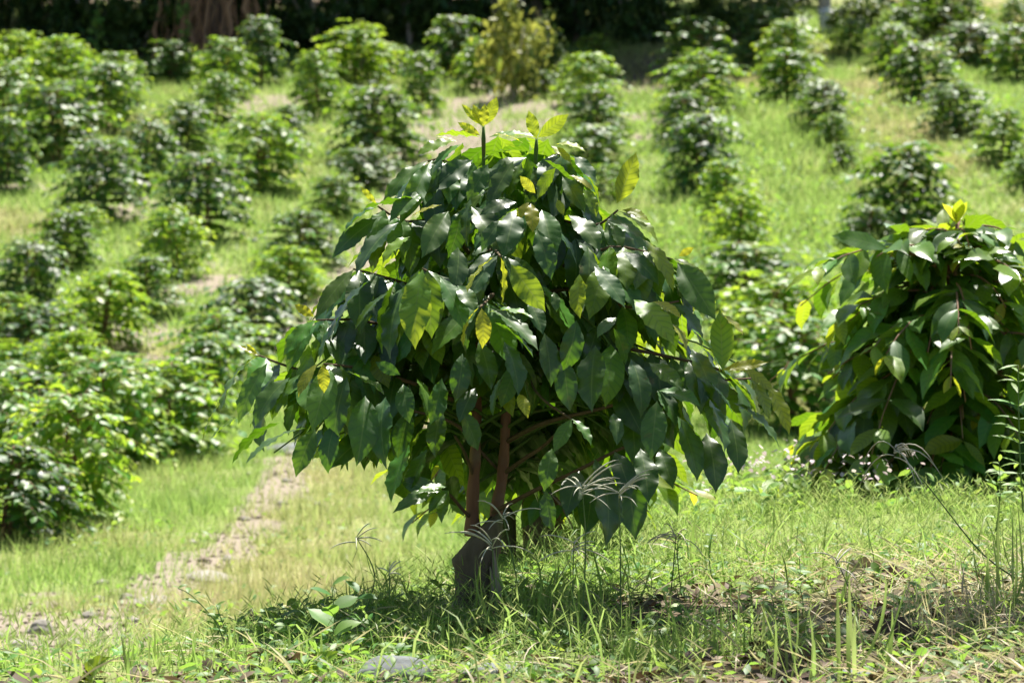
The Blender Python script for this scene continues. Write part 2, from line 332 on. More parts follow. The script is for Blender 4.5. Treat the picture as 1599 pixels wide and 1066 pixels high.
addgrass('meadow_grass', 'sunlit green turf beside the dirt path in the dip', 260000, 11.5, 26, .10, .0075, 1, 2)
addgrass('hillside_grass', 'bright grass between the rows of shrubs up the hillside', 360000, 24, 62, .14, .020, 1, 3)
addgrass('tall_weeds', 'tall soft green weeds between the rows right of centre', 60000, 26, 52, .26, .024, 1, 5, dens=lambda x, y: sstep(.03, .06, x/y)*sstep(.15, .11, x/y)*sstep(28, 31, y)*(1-sstep(46, 50, y)))
def creeping(n, seed):
    r = np.random.default_rng(seed); lv = Leaves(); random.seed(seed)
    d = r.uniform(6.2, 12.5, n); x = r.uniform(-1, 1, n)*(d*.17+.6)
    k = (r.random(n) < (1-.85*litter(x, d))*(.25+.75*sstep(.4, .6, fbm(x, d, 1.6, 3, 91)))*(1-bare(x, d))*(.35+.65*sstep(-.6, .3, x))*(1-sstep(.3, 1.2, d-np.interp(x, [-3, -1.4, -.9, -.3, .1, .8, 2, 6], [6.3, 6.6, 6.9, 8.3, 9.6, 11.6, 12.4, 13])))); x = x[k]; d = d[k]; z = H(x, d); dr = dryf(x, d)
    for a, b, c, q in zip(x, d, z, dr):
        an = random.uniform(0, 6.28); sl_ = random.uniform(.15, .9); L = random.uniform(.05, .14); sv = np.array([math.cos(an)*sl_, math.sin(an)*sl_, 1.]); sv /= np.linalg.norm(sv); yo = max(0, min(1, random.gauss(.2+q*.4, .15)))
        lv.add((a, b, c), sv, (1, 0, .1), L, .0018, .3, .3, 0, yo)
        m = random.randint(5, 9)
        for j in range(m):
            p = np.array([a, b, c])+sv*L*(.25+.75*j/(m-1)); a2 = random.uniform(0, 6.28); l = random.uniform(.018, .045)
            lv.add(p, sv*random.uniform(.5, 1.1)+np.array([math.cos(a2), math.sin(a2), 0])*.7, (random.gauss(0, 1), random.gauss(0, 1), .6), l, .0024, random.uniform(-.2, .9), .3, 0, yo)
    o = mobj('creeping_grass', lv.mesh('creeping_grass', 2, 1, ([0, .5, 1], [.7, 1, .05])), GRASS); tag(o, 'feathery pale green creeping grass on the near bank', 'grass', None, 'stuff')
creeping(16000, 17)
addgrass('long_grass', 'longer green blades rising in the near right turf', 5000, 5.6, 9.0, .15, .005, 2, 6, dens=lambda x, y: sstep(-.5, .5, x+.0*y)*.9+.12)
# ------------------------------------------------------------------ coffee shrub generator
def coffee(seed, Hh, Rr, nodes, per, leafL, nstem=2, zlow=.16, density=1., young=.0, prune=None, rise=(.45, .95), pw=3.4, wr=1., rag=0.):
    rd = random.Random(seed); random.seed(seed); lv = Leaves(); wd = Wood(); st = []
    for s in range(nstem):
        a = rd.uniform(0, 6.28); b = np.array([math.cos(a)*.05, math.sin(a)*.05, 0])*(nstem > 1)
        top = np.array([math.cos(a)*.10*Rr, math.sin(a)*.10*Rr, Hh*rd.uniform(.9, .99)])
        pts = bez(b, (b+top)/2+np.array([rd.uniform(-.04, .04), rd.uniform(-.04, .04), 0]), top, 10)
        st.append(pts); wd.tube(pts, np.linspace(.022, .006, 10), 6, .15)
        for k in range(nodes):
            f = zlow+(1-zlow)*(k+.5)/nodes; o_ = pts[0]+(pts[-1]-pts[0])*f; i = f*9; i0 = int(i); o_ = pts[i0]*(1-i+i0)+pts[min(9, i0+1)]*(i-i0)
            u = max(0, (f-.30)/.70) if f > .3 else (.30-f)/.6
            ln = Rr*math.sqrt(max(.10, 1-u**pw))*rd.uniform(.72, 1.08)
            a0 = rd.uniform(0, 6.28) + k*1.9
            for q in range(per):
                az = a0+6.283*q/per+rd.uniform(-.35, .35); out = np.array([math.cos(az), math.sin(az), 0]); sd_ = np.array([-out[1], out[0], 0])
                l = ln*rd.uniform(.8-rag, 1.08+rag*.4); rs = rise[0]+(rise[1]-rise[0])*f+rd.uniform(-.1, .1); dp = rd.uniform(.6, .95)
                bp = [o_+out*l*t+np.array([0, 0, l*(rs*t-dp*t*t)]) for t in np.linspace(0, 1, 7)]
                if prune and prune(bp[-1]): continue
                wd.tube(bp, np.linspace(.006, .002, 7), 5)
                t = .30 if l > .3 else .15
                stp = .075/max(l, .12)/density
                while t < 1.02:
                    p = np.array(bp[0])+out*l*t+np.array([0, 0, l*(rs*t-dp*t*t)])
                    yo = max(0, min(1, young+(.0 if t < .8 else (t-.8)*2.2)+rd.gauss(.08, .10))); last = t+stp >= 1.02
                    for sg in (-1, 1):
                        Ll = leafL*rd.uniform(.72, 1.15)*(1 if t < .88 else .8)*(.55 if last and rd.random() < .4 else 1)
                        d = out*rd.uniform(.1, .75)+sd_*sg*rd.uniform(.3, .9)+np.array([0, 0, -rd.uniform(.25, 1.15) + (.45 if f > .85 else 0)])
                        n = np.array([0, 0, 1.])+out*rd.uniform(.2, .9)+sd_*sg*.3+np.array([rd.gauss(0, .4), rd.gauss(0, .4), 0])
                        lv.add(p, d, n, Ll, Ll*wr*rd.uniform(.34, .44), rd.uniform(.2, 1.3), rd.uniform(.1, .45), rd.uniform(.01, .035), min(1, yo*(1.0 if Ll > leafL*.6 else 1.8)), rd.random(), rd.uniform(-.4, .4))
                    t += stp*rd.uniform(.8, 1.2)
        for sg in range(5):
            a = rd.uniform(0, 6.28); d = np.array([math.cos(a), math.sin(a), rd.uniform(.2, 1.6)])
            lv.add(top, d, np.array([-math.cos(a)*.5, -math.sin(a)*.5, 1.]), leafL*rd.uniform(.4, .7), leafL*.25, rd.uniform(.1, .7), .3, .02, rd.uniform(.5, 1), rd.random())
    return lv, wd, st
# ------------------------------------------------------------------ hillside shrubs
protos = []
for s in range(8):
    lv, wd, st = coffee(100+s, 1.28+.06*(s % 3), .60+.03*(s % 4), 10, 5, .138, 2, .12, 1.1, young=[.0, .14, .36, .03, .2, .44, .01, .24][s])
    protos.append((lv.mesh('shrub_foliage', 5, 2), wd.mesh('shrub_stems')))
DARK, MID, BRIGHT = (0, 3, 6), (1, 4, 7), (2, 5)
GRP = 'coffee shrubs in rows on the hillside'
count = [0]
ORD = ['lowest', 'second', 'third', 'fourth', 'fifth', 'sixth', 'seventh', 'eighth', 'ninth', 'tenth', 'eleventh', 'twelfth']
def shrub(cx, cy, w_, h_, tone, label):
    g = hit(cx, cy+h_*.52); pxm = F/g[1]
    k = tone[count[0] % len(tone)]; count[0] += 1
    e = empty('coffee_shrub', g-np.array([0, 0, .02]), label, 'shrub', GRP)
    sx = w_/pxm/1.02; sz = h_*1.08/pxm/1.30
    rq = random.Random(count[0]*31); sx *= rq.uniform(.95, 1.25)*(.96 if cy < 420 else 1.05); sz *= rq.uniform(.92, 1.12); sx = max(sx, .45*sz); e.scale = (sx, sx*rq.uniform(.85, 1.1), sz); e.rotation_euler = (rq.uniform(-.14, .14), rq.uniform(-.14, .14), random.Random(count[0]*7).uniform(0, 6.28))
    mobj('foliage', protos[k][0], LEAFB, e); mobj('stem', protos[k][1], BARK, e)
    return e
def row(desc, items):
    n = len(items)
    for i, (cx, cy, w_, h_, tone) in enumerate(items):
        look = {DARK: 'dark glossy', MID: 'mid green', BRIGHT: 'bright green'}[tone]
        pos = 'lowest' if i == 0 else ('topmost' if i == n-1 else ORD[i]+' up')
        shrub(cx, cy, w_, h_, tone, f'{look} coffee shrub, {pos} in {desc}')
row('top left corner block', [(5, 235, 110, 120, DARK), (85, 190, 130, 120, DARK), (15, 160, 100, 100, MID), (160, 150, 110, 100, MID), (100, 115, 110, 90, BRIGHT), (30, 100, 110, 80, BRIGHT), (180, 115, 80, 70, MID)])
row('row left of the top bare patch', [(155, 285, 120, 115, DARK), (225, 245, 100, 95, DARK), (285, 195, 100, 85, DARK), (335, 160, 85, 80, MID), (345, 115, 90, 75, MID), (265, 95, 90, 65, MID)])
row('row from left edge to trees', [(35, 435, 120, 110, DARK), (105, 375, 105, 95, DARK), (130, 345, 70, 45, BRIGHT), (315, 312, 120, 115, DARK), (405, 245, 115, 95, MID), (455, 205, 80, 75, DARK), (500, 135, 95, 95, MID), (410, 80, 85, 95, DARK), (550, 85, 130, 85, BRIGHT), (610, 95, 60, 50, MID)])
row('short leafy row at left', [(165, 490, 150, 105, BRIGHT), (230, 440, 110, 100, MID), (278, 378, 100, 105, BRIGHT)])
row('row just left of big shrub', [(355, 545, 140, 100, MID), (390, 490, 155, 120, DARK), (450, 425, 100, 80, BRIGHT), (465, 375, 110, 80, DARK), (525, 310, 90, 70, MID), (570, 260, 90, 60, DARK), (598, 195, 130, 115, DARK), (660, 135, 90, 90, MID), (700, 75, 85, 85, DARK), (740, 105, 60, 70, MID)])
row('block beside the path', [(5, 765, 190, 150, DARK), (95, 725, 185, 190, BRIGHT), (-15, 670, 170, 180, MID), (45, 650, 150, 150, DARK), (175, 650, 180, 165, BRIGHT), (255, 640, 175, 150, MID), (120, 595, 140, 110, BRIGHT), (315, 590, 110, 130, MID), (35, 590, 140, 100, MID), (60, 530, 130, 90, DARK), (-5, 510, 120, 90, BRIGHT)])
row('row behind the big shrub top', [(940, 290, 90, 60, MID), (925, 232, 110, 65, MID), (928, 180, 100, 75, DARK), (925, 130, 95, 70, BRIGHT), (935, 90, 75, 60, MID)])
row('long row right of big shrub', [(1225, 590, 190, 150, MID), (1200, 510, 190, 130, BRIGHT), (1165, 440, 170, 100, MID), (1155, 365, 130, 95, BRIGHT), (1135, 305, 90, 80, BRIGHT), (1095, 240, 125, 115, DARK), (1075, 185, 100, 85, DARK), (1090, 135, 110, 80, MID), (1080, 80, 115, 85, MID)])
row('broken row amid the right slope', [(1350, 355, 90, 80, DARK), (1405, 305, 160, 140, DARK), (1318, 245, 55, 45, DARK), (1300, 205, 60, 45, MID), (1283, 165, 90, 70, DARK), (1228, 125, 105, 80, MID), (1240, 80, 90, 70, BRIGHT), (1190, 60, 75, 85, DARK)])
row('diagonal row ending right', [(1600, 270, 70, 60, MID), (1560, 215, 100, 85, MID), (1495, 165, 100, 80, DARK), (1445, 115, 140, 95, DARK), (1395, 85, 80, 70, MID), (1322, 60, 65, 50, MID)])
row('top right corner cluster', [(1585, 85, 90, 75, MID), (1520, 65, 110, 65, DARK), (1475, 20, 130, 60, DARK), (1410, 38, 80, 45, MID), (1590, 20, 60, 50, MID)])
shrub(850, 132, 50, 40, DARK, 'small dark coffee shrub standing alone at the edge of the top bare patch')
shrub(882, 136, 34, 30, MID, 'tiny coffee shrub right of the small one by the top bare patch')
# ------------------------------------------------------------------ forest edge
def crown(seed, c, rx, rz, n, L, youth=.1, flat=1.):
    rd = random.Random(seed); random.seed(seed); lv = Leaves()
    cl = [(np.array([rd.gauss(0, .45), rd.gauss(0, .45), rd.gauss(0, .45)]), rd.uniform(.2, .42)) for _ in range(26)]
    for i in range(n):
        q, rr = cl[rd.randrange(len(cl))]; p = q+np.array([rd.gauss(0, 1), rd.gauss(0, 1), rd.gauss(0, 1)])*rr*.5
        d = np.array([rd.gauss(0, 1), rd.gauss(0, 1), rd.gauss(-.5, .6)]); nn = np.array([rd.gauss(0, .6), rd.gauss(0, .6), 1.])
        l = L*rd.uniform(.6, 1.3); lv.add(np.array(c)+p*np.array([rx, rx, rz]), d, nn, l, l*rd.uniform(.35, .55), rd.uniform(0, .8), .2, .02, max(0, min(1, rd.gauss(youth, .12))))
    return lv
hi_c = [crown(300+k, (0, 0, 0), 1., 1., 1500, .22, .1).mesh('crown', 2, 1) for k in range(3)]
lo_c = [crown(310+k, (0, 0, .55), .75, .55, 1100, .17, [.05, .18, .75][k]).mesh('bush_foliage', 3, 2) for k in range(3)]
def tree(x, y, h, r, crx, crz, lean, bark, label, kind='forest_tree', k=0, cz=None, group='trees along the forest edge'):
    z = float(H(x, y)); e = empty(kind, (x, y, z-.1), label, 'tree', group); wd = Wood(); rd = random.Random(int(x*100))
    top = np.array([lean, 0, h]); pts = bez((0, 0, 0), np.array([lean*.2+rd.uniform(-.15, .15), 0, h*.5]), top, 12)
    wd.tube(pts, np.linspace(r, r*.4, 12), 9, .25)
    for b in range(5):
        a = rd.uniform(0, 6.28); s = pts[5+b]; wd.tube(bez(s, s+np.array([math.cos(a)*crx*.4, math.sin(a)*crx*.4, .6]), s+np.array([math.cos(a)*crx*.8, math.sin(a)*crx*.8, 1.2]), 5), np.linspace(r*.4, r*.1, 5), 5)
    mobj('trunk', wd.mesh('trunk'), bark, e)
    c = mobj('crown', hi_c[k % 3], FOREST, e); c.location = (lean, 0, cz or h); c.scale = (crx, crx, crz); c.rotation_euler = (0, 0, rd.uniform(0, 6)); return e
TR = [(-9.8, 'dark trunk of the forest tree beyond the left edge of the slope'), (-7.9, 'thin dark forest trunk above the dense top left shrubs'), (-6.6, 'slim trunk with light vine leaves near the top left'), (-5.0, 'dark forest tree just left of the broad root-hung trunk'),
      (-2.9, 'dark forest tree above the bright top shrubs left of centre'), (-1.3, 'shaded forest tree left of the yellow bush'), (1.2, 'shaded forest tree right of the yellow bush'), (2.6, 'dark forest tree behind the row right of centre')]
for i, (x, lab) in enumerate(TR):
    tree(x, 56.3+(i % 3)*.8, 4.4+(i % 2)*.5, .13+.04*(i % 3), 2.4, 1.5, .3*((i % 3)-1), FBARK, lab, k=i, cz=3.6)
for i, x in enumerate(np.linspace(-15, 2.5, 9)):
    tree(x, 59.5+(i % 2)*1.7, 7.5, .2, 3.2, 3.4, 0, FBARK, 'dark tree deep in the forest shade at the top of the slope', k=i, cz=5.6, group='trees deep in the forest')
# broad root-hung tree
p = hit(322, 105, 30); z = p[2]
e = empty('strangler_tree', (p[0], 54.6, float(H(p[0], 54.6))-.1), 'broad brown trunk hung with many root strands, above the top left shrubs', 'tree'); wd = Wood(); rd = random.Random(9)
wd.tube(bez((0, .3, 0), (0, .3, 3), (0, .3, 6), 8), np.linspace(.30, .2, 8), 12, .4); mobj('trunk', wd.mesh('trunk'), FBARK, e); wd = Wood()
for i in range(46):
    x = rd.gauss(0, .5); q = bez((x*1.0+rd.uniform(-.08, .08), rd.uniform(-.5, .1), 0), (x+rd.uniform(-.15, .15), rd.uniform(-.5, -.1), 1.5), (x*.5+rd.uniform(-.3, .3), .1, 4.5), 22); q[1:, 0] += [rd.gauss(0, .035) for _ in range(21)]; wd.tube(q, rd.choice([.008, .012, .02, .035])*np.array([rd.uniform(.7, 1.4) for _ in range(22)]), 6, .35)
mobj('hanging_roots', wd.mesh('roots'), wood_mat('root_bark', (.17, .09, .05), (.5, .3, .19), (.25, .15, .09), 10, .1, .02), e)
c = mobj('crown', hi_c[1], FOREST, e); c.location = (0, 1.4, 4.4); c.scale = (2.2, 2.2, 1.5)
def bush(px, py, wpx, hpx, k, name, label, cat='bush', group=None, y=None):
    if y is None: g = hit(px, py+hpx/2)
    else: g = np.array([(px-799.5)/F*y, y, 0.]); g[2] = float(H(g[0], y))
    pm = F/g[1]; e = empty(name, g-np.array([0, 0, .03]), label, cat, group); sc = wpx/pm/1.7; sz = hpx/pm/1.2; rd = random.Random(int(px)); wd = Wood()
    for i in range(6): a = rd.uniform(0, 6.28); wd.tube(bez((0, 0, 0), (math.cos(a)*.1, math.sin(a)*.1, .4), (math.cos(a)*.5, math.sin(a)*.5, .9), 5), np.linspace(.03, .008, 5), 5)
    mobj('stem', wd.mesh('bush_stems'), PBARK, e); mobj('foliage', lo_c[k], FOREST, e); e.scale = (sc, sc, sz); e.rotation_euler = (0, 0, rd.uniform(0, 6)); return e
for i, px in enumerate(range(-60, 1060, 70)):
    bush(px, 60, 150, 120+35*(i*7 % 4), (0, 0, 1)[i*5 % 3], 'undergrowth_bush', 'dark undergrowth bush in shade along the forest edge', 'bush', 'dark bushes along the forest edge', y=55.0+(i*3 % 4)*.7)
bush(803, 80, 125, 150, 2, 'yellow_bush', 'tall yellowish bush with thin leaves standing against the dark forest')
bush(855, 75, 70, 100, 1, 'olive_bush', 'loose olive green bush just right of the yellowish bush')
for px, py, w_, h_, lab in [(1150, 25, 110, 90, 'pale green bush at the top edge left of the white trunk'), (1215, 15, 110, 80, 'loose olive bush touching the white trunk on its left'), (1340, 20, 110, 70, 'pale bush just right of the white trunk'), (1250, -30, 140, 90, 'pale bush behind the white trunk at the top edge'), (1110, 5, 90, 80, 'dull green bush where the dark forest ends on the right'), (1420, -25, 130, 70, 'pale green bush above the top right coffee shrubs')]:
    bush(px, py, w_, h_, 1, 'slope_bush', lab, 'bush', 'pale bushes at the top right of the slope')
g = hit(1292, 52)
e = empty('white_trunk_tree', g-np.array([0, 0, .1]), 'leaning tree with a pale trunk painted white at its foot, top right', 'tree'); wd = Wood()
pt = bez((0, 0, 0), (-.1, 0, 1.2), (-.45, 0, 5.5), 20)
rr_ = np.linspace(.13, .07, 20); wd.tube(pt, rr_, 10, .08); mobj('trunk', wd.mesh('trunk'), PBARK, e)
wd = Wood(); wd.tube(bez((.0, 0, .05), (-.01, 0, .25), (-.045, 0, .55), 5), [.139, .137, .136, .135, .132], 12, .03); mobj('painted_band', wd.mesh('band'), WBARK, e)
c = mobj('crown', hi_c[2], FOREST, e); c.location = (-.45, 0, 7.); c.scale = (1.6, 1.6, 1.3)
# vines with light leaves
for px, lab in ((152, 'thin hanging vine with pale leaves at the far top left'), (292, 'pale leafed vine hanging in front of the broad brown trunk')):
    x = (px-799.5)/F*53.6; z0 = float(H(x, 53.6)); lv = Leaves(); wd = Wood(); random.seed(px)
    e = empty('hanging_vine', (x, 53.6, z0), lab, 'vine'); wd.tube(bez((0, 0, .1), (.06, 0, 2), (0, .1, 4.5), 8), np.full(8, .012), 5)
    for k in range(46): lv.add((random.gauss(0, .06), random.gauss(0, .06), random.choice([.5, .9, 1.3, 1.7, 2.4])+random.gauss(0, .12)), (random.gauss(0, 1), -.6, -.6), (0, -.5, 1), .13, .09, .3, .2, .02, .35)
    mobj('stem', wd.mesh('vine'), TWIG, e); mobj('foliage', lv.mesh('vine_leaves', 4, 2), HERB, e)
# ------------------------------------------------------------------ near coffee shrubs
def place_detail(lv, wd, name, g, label, rot=0., sc=1., nu=10, nv=4):
    e = empty(name, g, label, 'shrub', 'large coffee shrubs on the near bank'); e.rotation_euler = (0, 0, rot); e.scale = (sc, sc, sc)
    mobj('foliage', lv.mesh('foliage', nu, nv), LEAF, e); mobj('stem', wd.mesh('stems'), BARK, e); return e
lv, wd, st = coffee(51, 1.0, .62, 11, 5, .19, 3, .08, 1.0, young=.12, rise=(.3, .7), pw=3.4, wr=.98, rag=.3)
g = hit(1500, 800); g = np.array([(1500-799.5)/F*11.2, 11.2, 0]); g[2] = float(H(g[0], g[1]))
place_detail(lv, wd, 'coffee_shrub', g, 'large leafy coffee shrub at the right edge with bright drooping leaves', 1.4, 1.0)
# second plant behind the main one
lv, wd, st = coffee(57, .80, .40, 9, 4, .16, 2, .16, 1.1, young=.22)
g = np.array([(850-799.5)/F*9.5, 9.5, 0]); g[2] = float(H(g[0], g[1]))
e = place_detail(lv, wd, 'coffee_shrub', g, 'low coffee shrub on two dark stumps hidden behind the big shrub', 1., 1.)
for dx in (-.08, .03):
    w2 = Wood(); x = dx; w2.tube(np.array([[x-.05, -.1, -.05], [x-.045, -.1, .05], [x-.05, -.1, .11], [x-.05, -.1, .14]]), [.045, .04, .042, .03], 10, .25); mobj('stump', w2.mesh('small_stump'), STUMP, e)
e.rotation_euler = (0, 0, 0)
# ------------------------------------------------------------------ MAIN SHRUB
D0 = 8.0
def off(px, py):
    nx = (px-785)/470; f = sstep(150, 480, py)
    return -.60*math.sqrt(max(0, 1-nx*nx))*float(f)
base = P(742, 948, D0-.02); base[2] = float(H(base[0], base[1]))
ME = empty('main_coffee_shrub', base, 'large dome shaped coffee shrub on an old stump in the centre foreground', 'shrub')
def loc(p): return np.asarray(p, float)-base
random.seed(77); rd = random.Random(77)
# stump: an old cut trunk with slanted top and a split on its right
def stump_mesh():
    n = 64; m = 34; V = []; top_h = .195
    for i in range(m):
        h = -.06+(top_h+.06)*i/(m-1); r0 = np.interp(h, [-.06, 0, .02, .06, .12, .16, .185, .195], [.070, .054, .050, .051, .057, .063, .062, .054])
        for j in range(n):
            a = 6.28318*j/n; ca, sa = math.cos(a), math.sin(a)
            k = 1+.07*math.sin(3*a+h*9)+.16*(float(fbm(ca*2.2+5, sa*2.2+h*9, 1, 3, 61))-.5)+.10*(float(fbm(a*7.6, h*22, 1, 3, 62))-.5)-.13*math.exp(-((a-5.0-.5*h)/.13)**2)*(h < .15)
            z = h+max(0, (h-.09)/.105)*(.055*ca-.012+.02*(float(fbm(ca*3, sa*3+2, 1, 2, 63))-.5)); V.append((r0*k*ca+.015*h-.002, r0*k*sa, z))
    Q = [(i*n+j, i*n+(j+1) % n, (i+1)*n+(j+1) % n, (i+1)*n+j) for i in range(m-1) for j in range(n)]
    for f in (.7, .35):
        for j in range(n):
            q = V[(m-1)*n+j]; V.append((q[0]*f+.01*(1-f), q[1]*f, .195*(1-f)+q[2]*f+.008*(1-f)+random.uniform(-.002, .002)))
    for e_ in (0, 1): Q += [((m-1+e_)*n+j, (m-1+e_)*n+(j+1) % n, (m+e_)*n+(j+1) % n, (m+e_)*n+j) for j in range(n)]
    V.append((.01, 0, .2)); c = len(V)-1; T = [((m+1)*n+j, (m+1)*n+(j+1) % n, c) for j in range(n)]
    return build_mesh('stump', V, Q, T)
stm = mobj('stump', stump_mesh(), STUMP, ME); stm.location = (0, 0, 0)
wd = Wood(); wd.tube([(.052, -.035, -.02), (.058, -.04, .05), (.05, -.038, .10), (.046, -.033, .15)], [.006, .010, .008, .003], 6, .5); wd.tube([(.04, -.046, .0), (.045, -.045, .06), (.038, -.045, .11)], [.004, .006, .002], 5, .5)
mobj('split_wood', wd.mesh('split'), CUT, ME)
def pxl(l, d=D0): return np.array([loc(P(a, b, d+(c if c else 0))) for a, b, c in l])
def smooth(pts, n=26):
    pts = np.asarray(pts); t = np.linspace(0, len(pts)-1, n); i = np.clip(t.astype(int), 0, len(pts)-2); f = t-i
    P0 = pts[np.maximum(i-1, 0)]; P1 = pts[i]; P2 = pts[i+1]; P3 = pts[np.minimum(i+2, len(pts)-1)]; f = f[:, None]
    return .5*((2*P1)+(-P0+P2)*f+(2*P0-5*P1+4*P2-P3)*f**2+(-P0+3*P1-3*P2+P3)*f**3)
S1 = smooth(pxl([(738, 835, 0), (738, 780, -.01), (742, 720, -.01), (744, 650, 0), (748, 520, 0), (752, 400, 0), (755, 300, 0), (755, 196, 0)]))
S2 = smooth(pxl([(768, 862, .05), (775, 800, .03), (786, 730, .02), (790, 650, .02), (800, 520, .02), (820, 400, .02), (833, 300, .02), (838, 216, .02)]))
for Sx in (S1, S2):
    q = 18; Rs = np.interp(np.arange(26), [0, 1.5, 4, 25], [.022, .018, .0155, .004])+.0015*np.sin(np.arange(26)*1.9)
    wd = Wood(); wd.tube(Sx[:q+1], Rs[:q+1], 12, .12); mobj('stem', wd.mesh('stem'), BARK, ME)
    wd = Wood(); wd.tube(Sx[q:], Rs[q:]-.0003, 8, .05); mobj('green_shoot', wd.mesh('shoot'), TWIG, ME)
# visible branches
BR = Wood()
BLV = []; rb = random.Random(15)
def branch(l, r0=.007, r1=.003):
    q = smooth(pxl(l), 12); BR.tube(q, np.linspace(r0, r1, 12)*.85, 6, .12)
    if l[-1][1] > 640 or l[0][1] > 700: return
    ax = nrm(q[-1]-q[0]); sdv = nrm(np.cross(ax, (0, 0, 1)))
    for t in (4, 5, 6, 7, 8, 9, 10):
        for sg in (-1, 1):
            L = rb.uniform(.12, .19); BLV.append((q[t]+sdv*sg*.006, ax*rb.uniform(.1, .5)+sdv*sg*rb.uniform(.2, .7)+np.array([0, 0, -rb.uniform(.5, 1.2)]), np.array([rb.gauss(0, .35), -.3+rb.gauss(0, .3), 1]), L, L*rb.uniform(.34, .43), rb.uniform(.3, 1.1), rb.uniform(.1, .4), rb.uniform(.015, .035), max(0, rb.gauss(.10, .16)), rb.random(), rb.uniform(-.4, .4)))
branch([(738, 812, 0), (722, 795, -.05), (705, 775, -.1), (690, 765, -.14)], .006, .004)
branch([(742, 760, 0), (735, 730, -.03), (722, 700, -.08), (710, 680, -.12)], .006, .004)
branch([(744, 690, 0), (725, 672, -.08), (695, 655, -.2), (640, 640, -.3)], .007, .004)
branch([(746, 700, 0), (765, 720, .0), (780, 735, .05)], .006, .004)
branch([(770, 800, .02), (830, 768, -.1), (900, 735, -.2), (970, 700, -.3), (1000, 690, -.33)], .0075, .0035)
branch([(786, 740, .02), (820, 715, -.05), (850, 695, -.1), (880, 665, -.2)], .007, .004)
branch([(790, 690, .02), (850, 660, -.1), (930, 640, -.2), (1000, 620, -.3)], .008, .004)
branch([(742, 640, 0), (650, 600, -.2), (560, 575, -.3), (505, 568, -.35)], .008, .003)
branch([(744, 620, 0), (600, 590, -.1), (480, 580, -.15), (400, 553, -.15)], .009, .003)
branch([(746, 560, 0), (640, 520, -.1), (560, 500, -.2), (495, 500, -.2)], .008, .003)
branch([(748, 500, 0), (650, 450, -.1), (590, 430, -.2), (552, 420, -.25)], .008, .003)
branch([(752, 420, 0), (690, 350, -.1), (630, 345, -.15), (590, 322, -.2)], .007, .003)
branch([(754, 330, 0), (720, 270, -.05), (690, 250, -.1), (668, 252, -.12)], .006, .003)
branch([(800, 560, 0), (930, 540, -.2), (1060, 560, -.25), (1127, 579, -.25)], .009, .003)
branch([(795, 620, 0), (920, 610, -.2), (1040, 600, -.3), (1180, 590, -.2)], .009, .003)
branch([(810, 470, 0), (900, 450, -.1), (980, 480, -.2), (1060, 470, -.2)], .008, .003)
branch([(815, 430, 0), (900, 410, -.1), (960, 385, -.2), (1050, 405, -.15)], .008, .003)
branch([(830, 330, 0), (880, 345, -.05), (930, 352, -.1), (965, 328, -.12)], .007, .003)
branch([(835, 270, 0), (860, 245, -.03), (885, 240, -.08)], .006, .003)
branch([(752, 470, 0), (700, 440, -.25), (660, 420, -.5)], .007, .003); branch([(752, 470, 0), (770, 460, -.35), (749, 480, -.58)], .007, .003)
branch([(752, 400, 0), (770, 390, -.25), (782, 401, -.5)], .007, .003); branch([(825, 380, 0), (828, 340, -.2), (829, 318, -.36)], .006, .003)
branch([(805, 480, 0), (830, 600, -.25), (893, 655, -.4)], .006, .003)
mobj('branch', BR.mesh('branches'), wood_mat('young_bark', (.05, .04, .02), (.20, .13, .08), (.10, .09, .04), 60, .2, .003), ME)
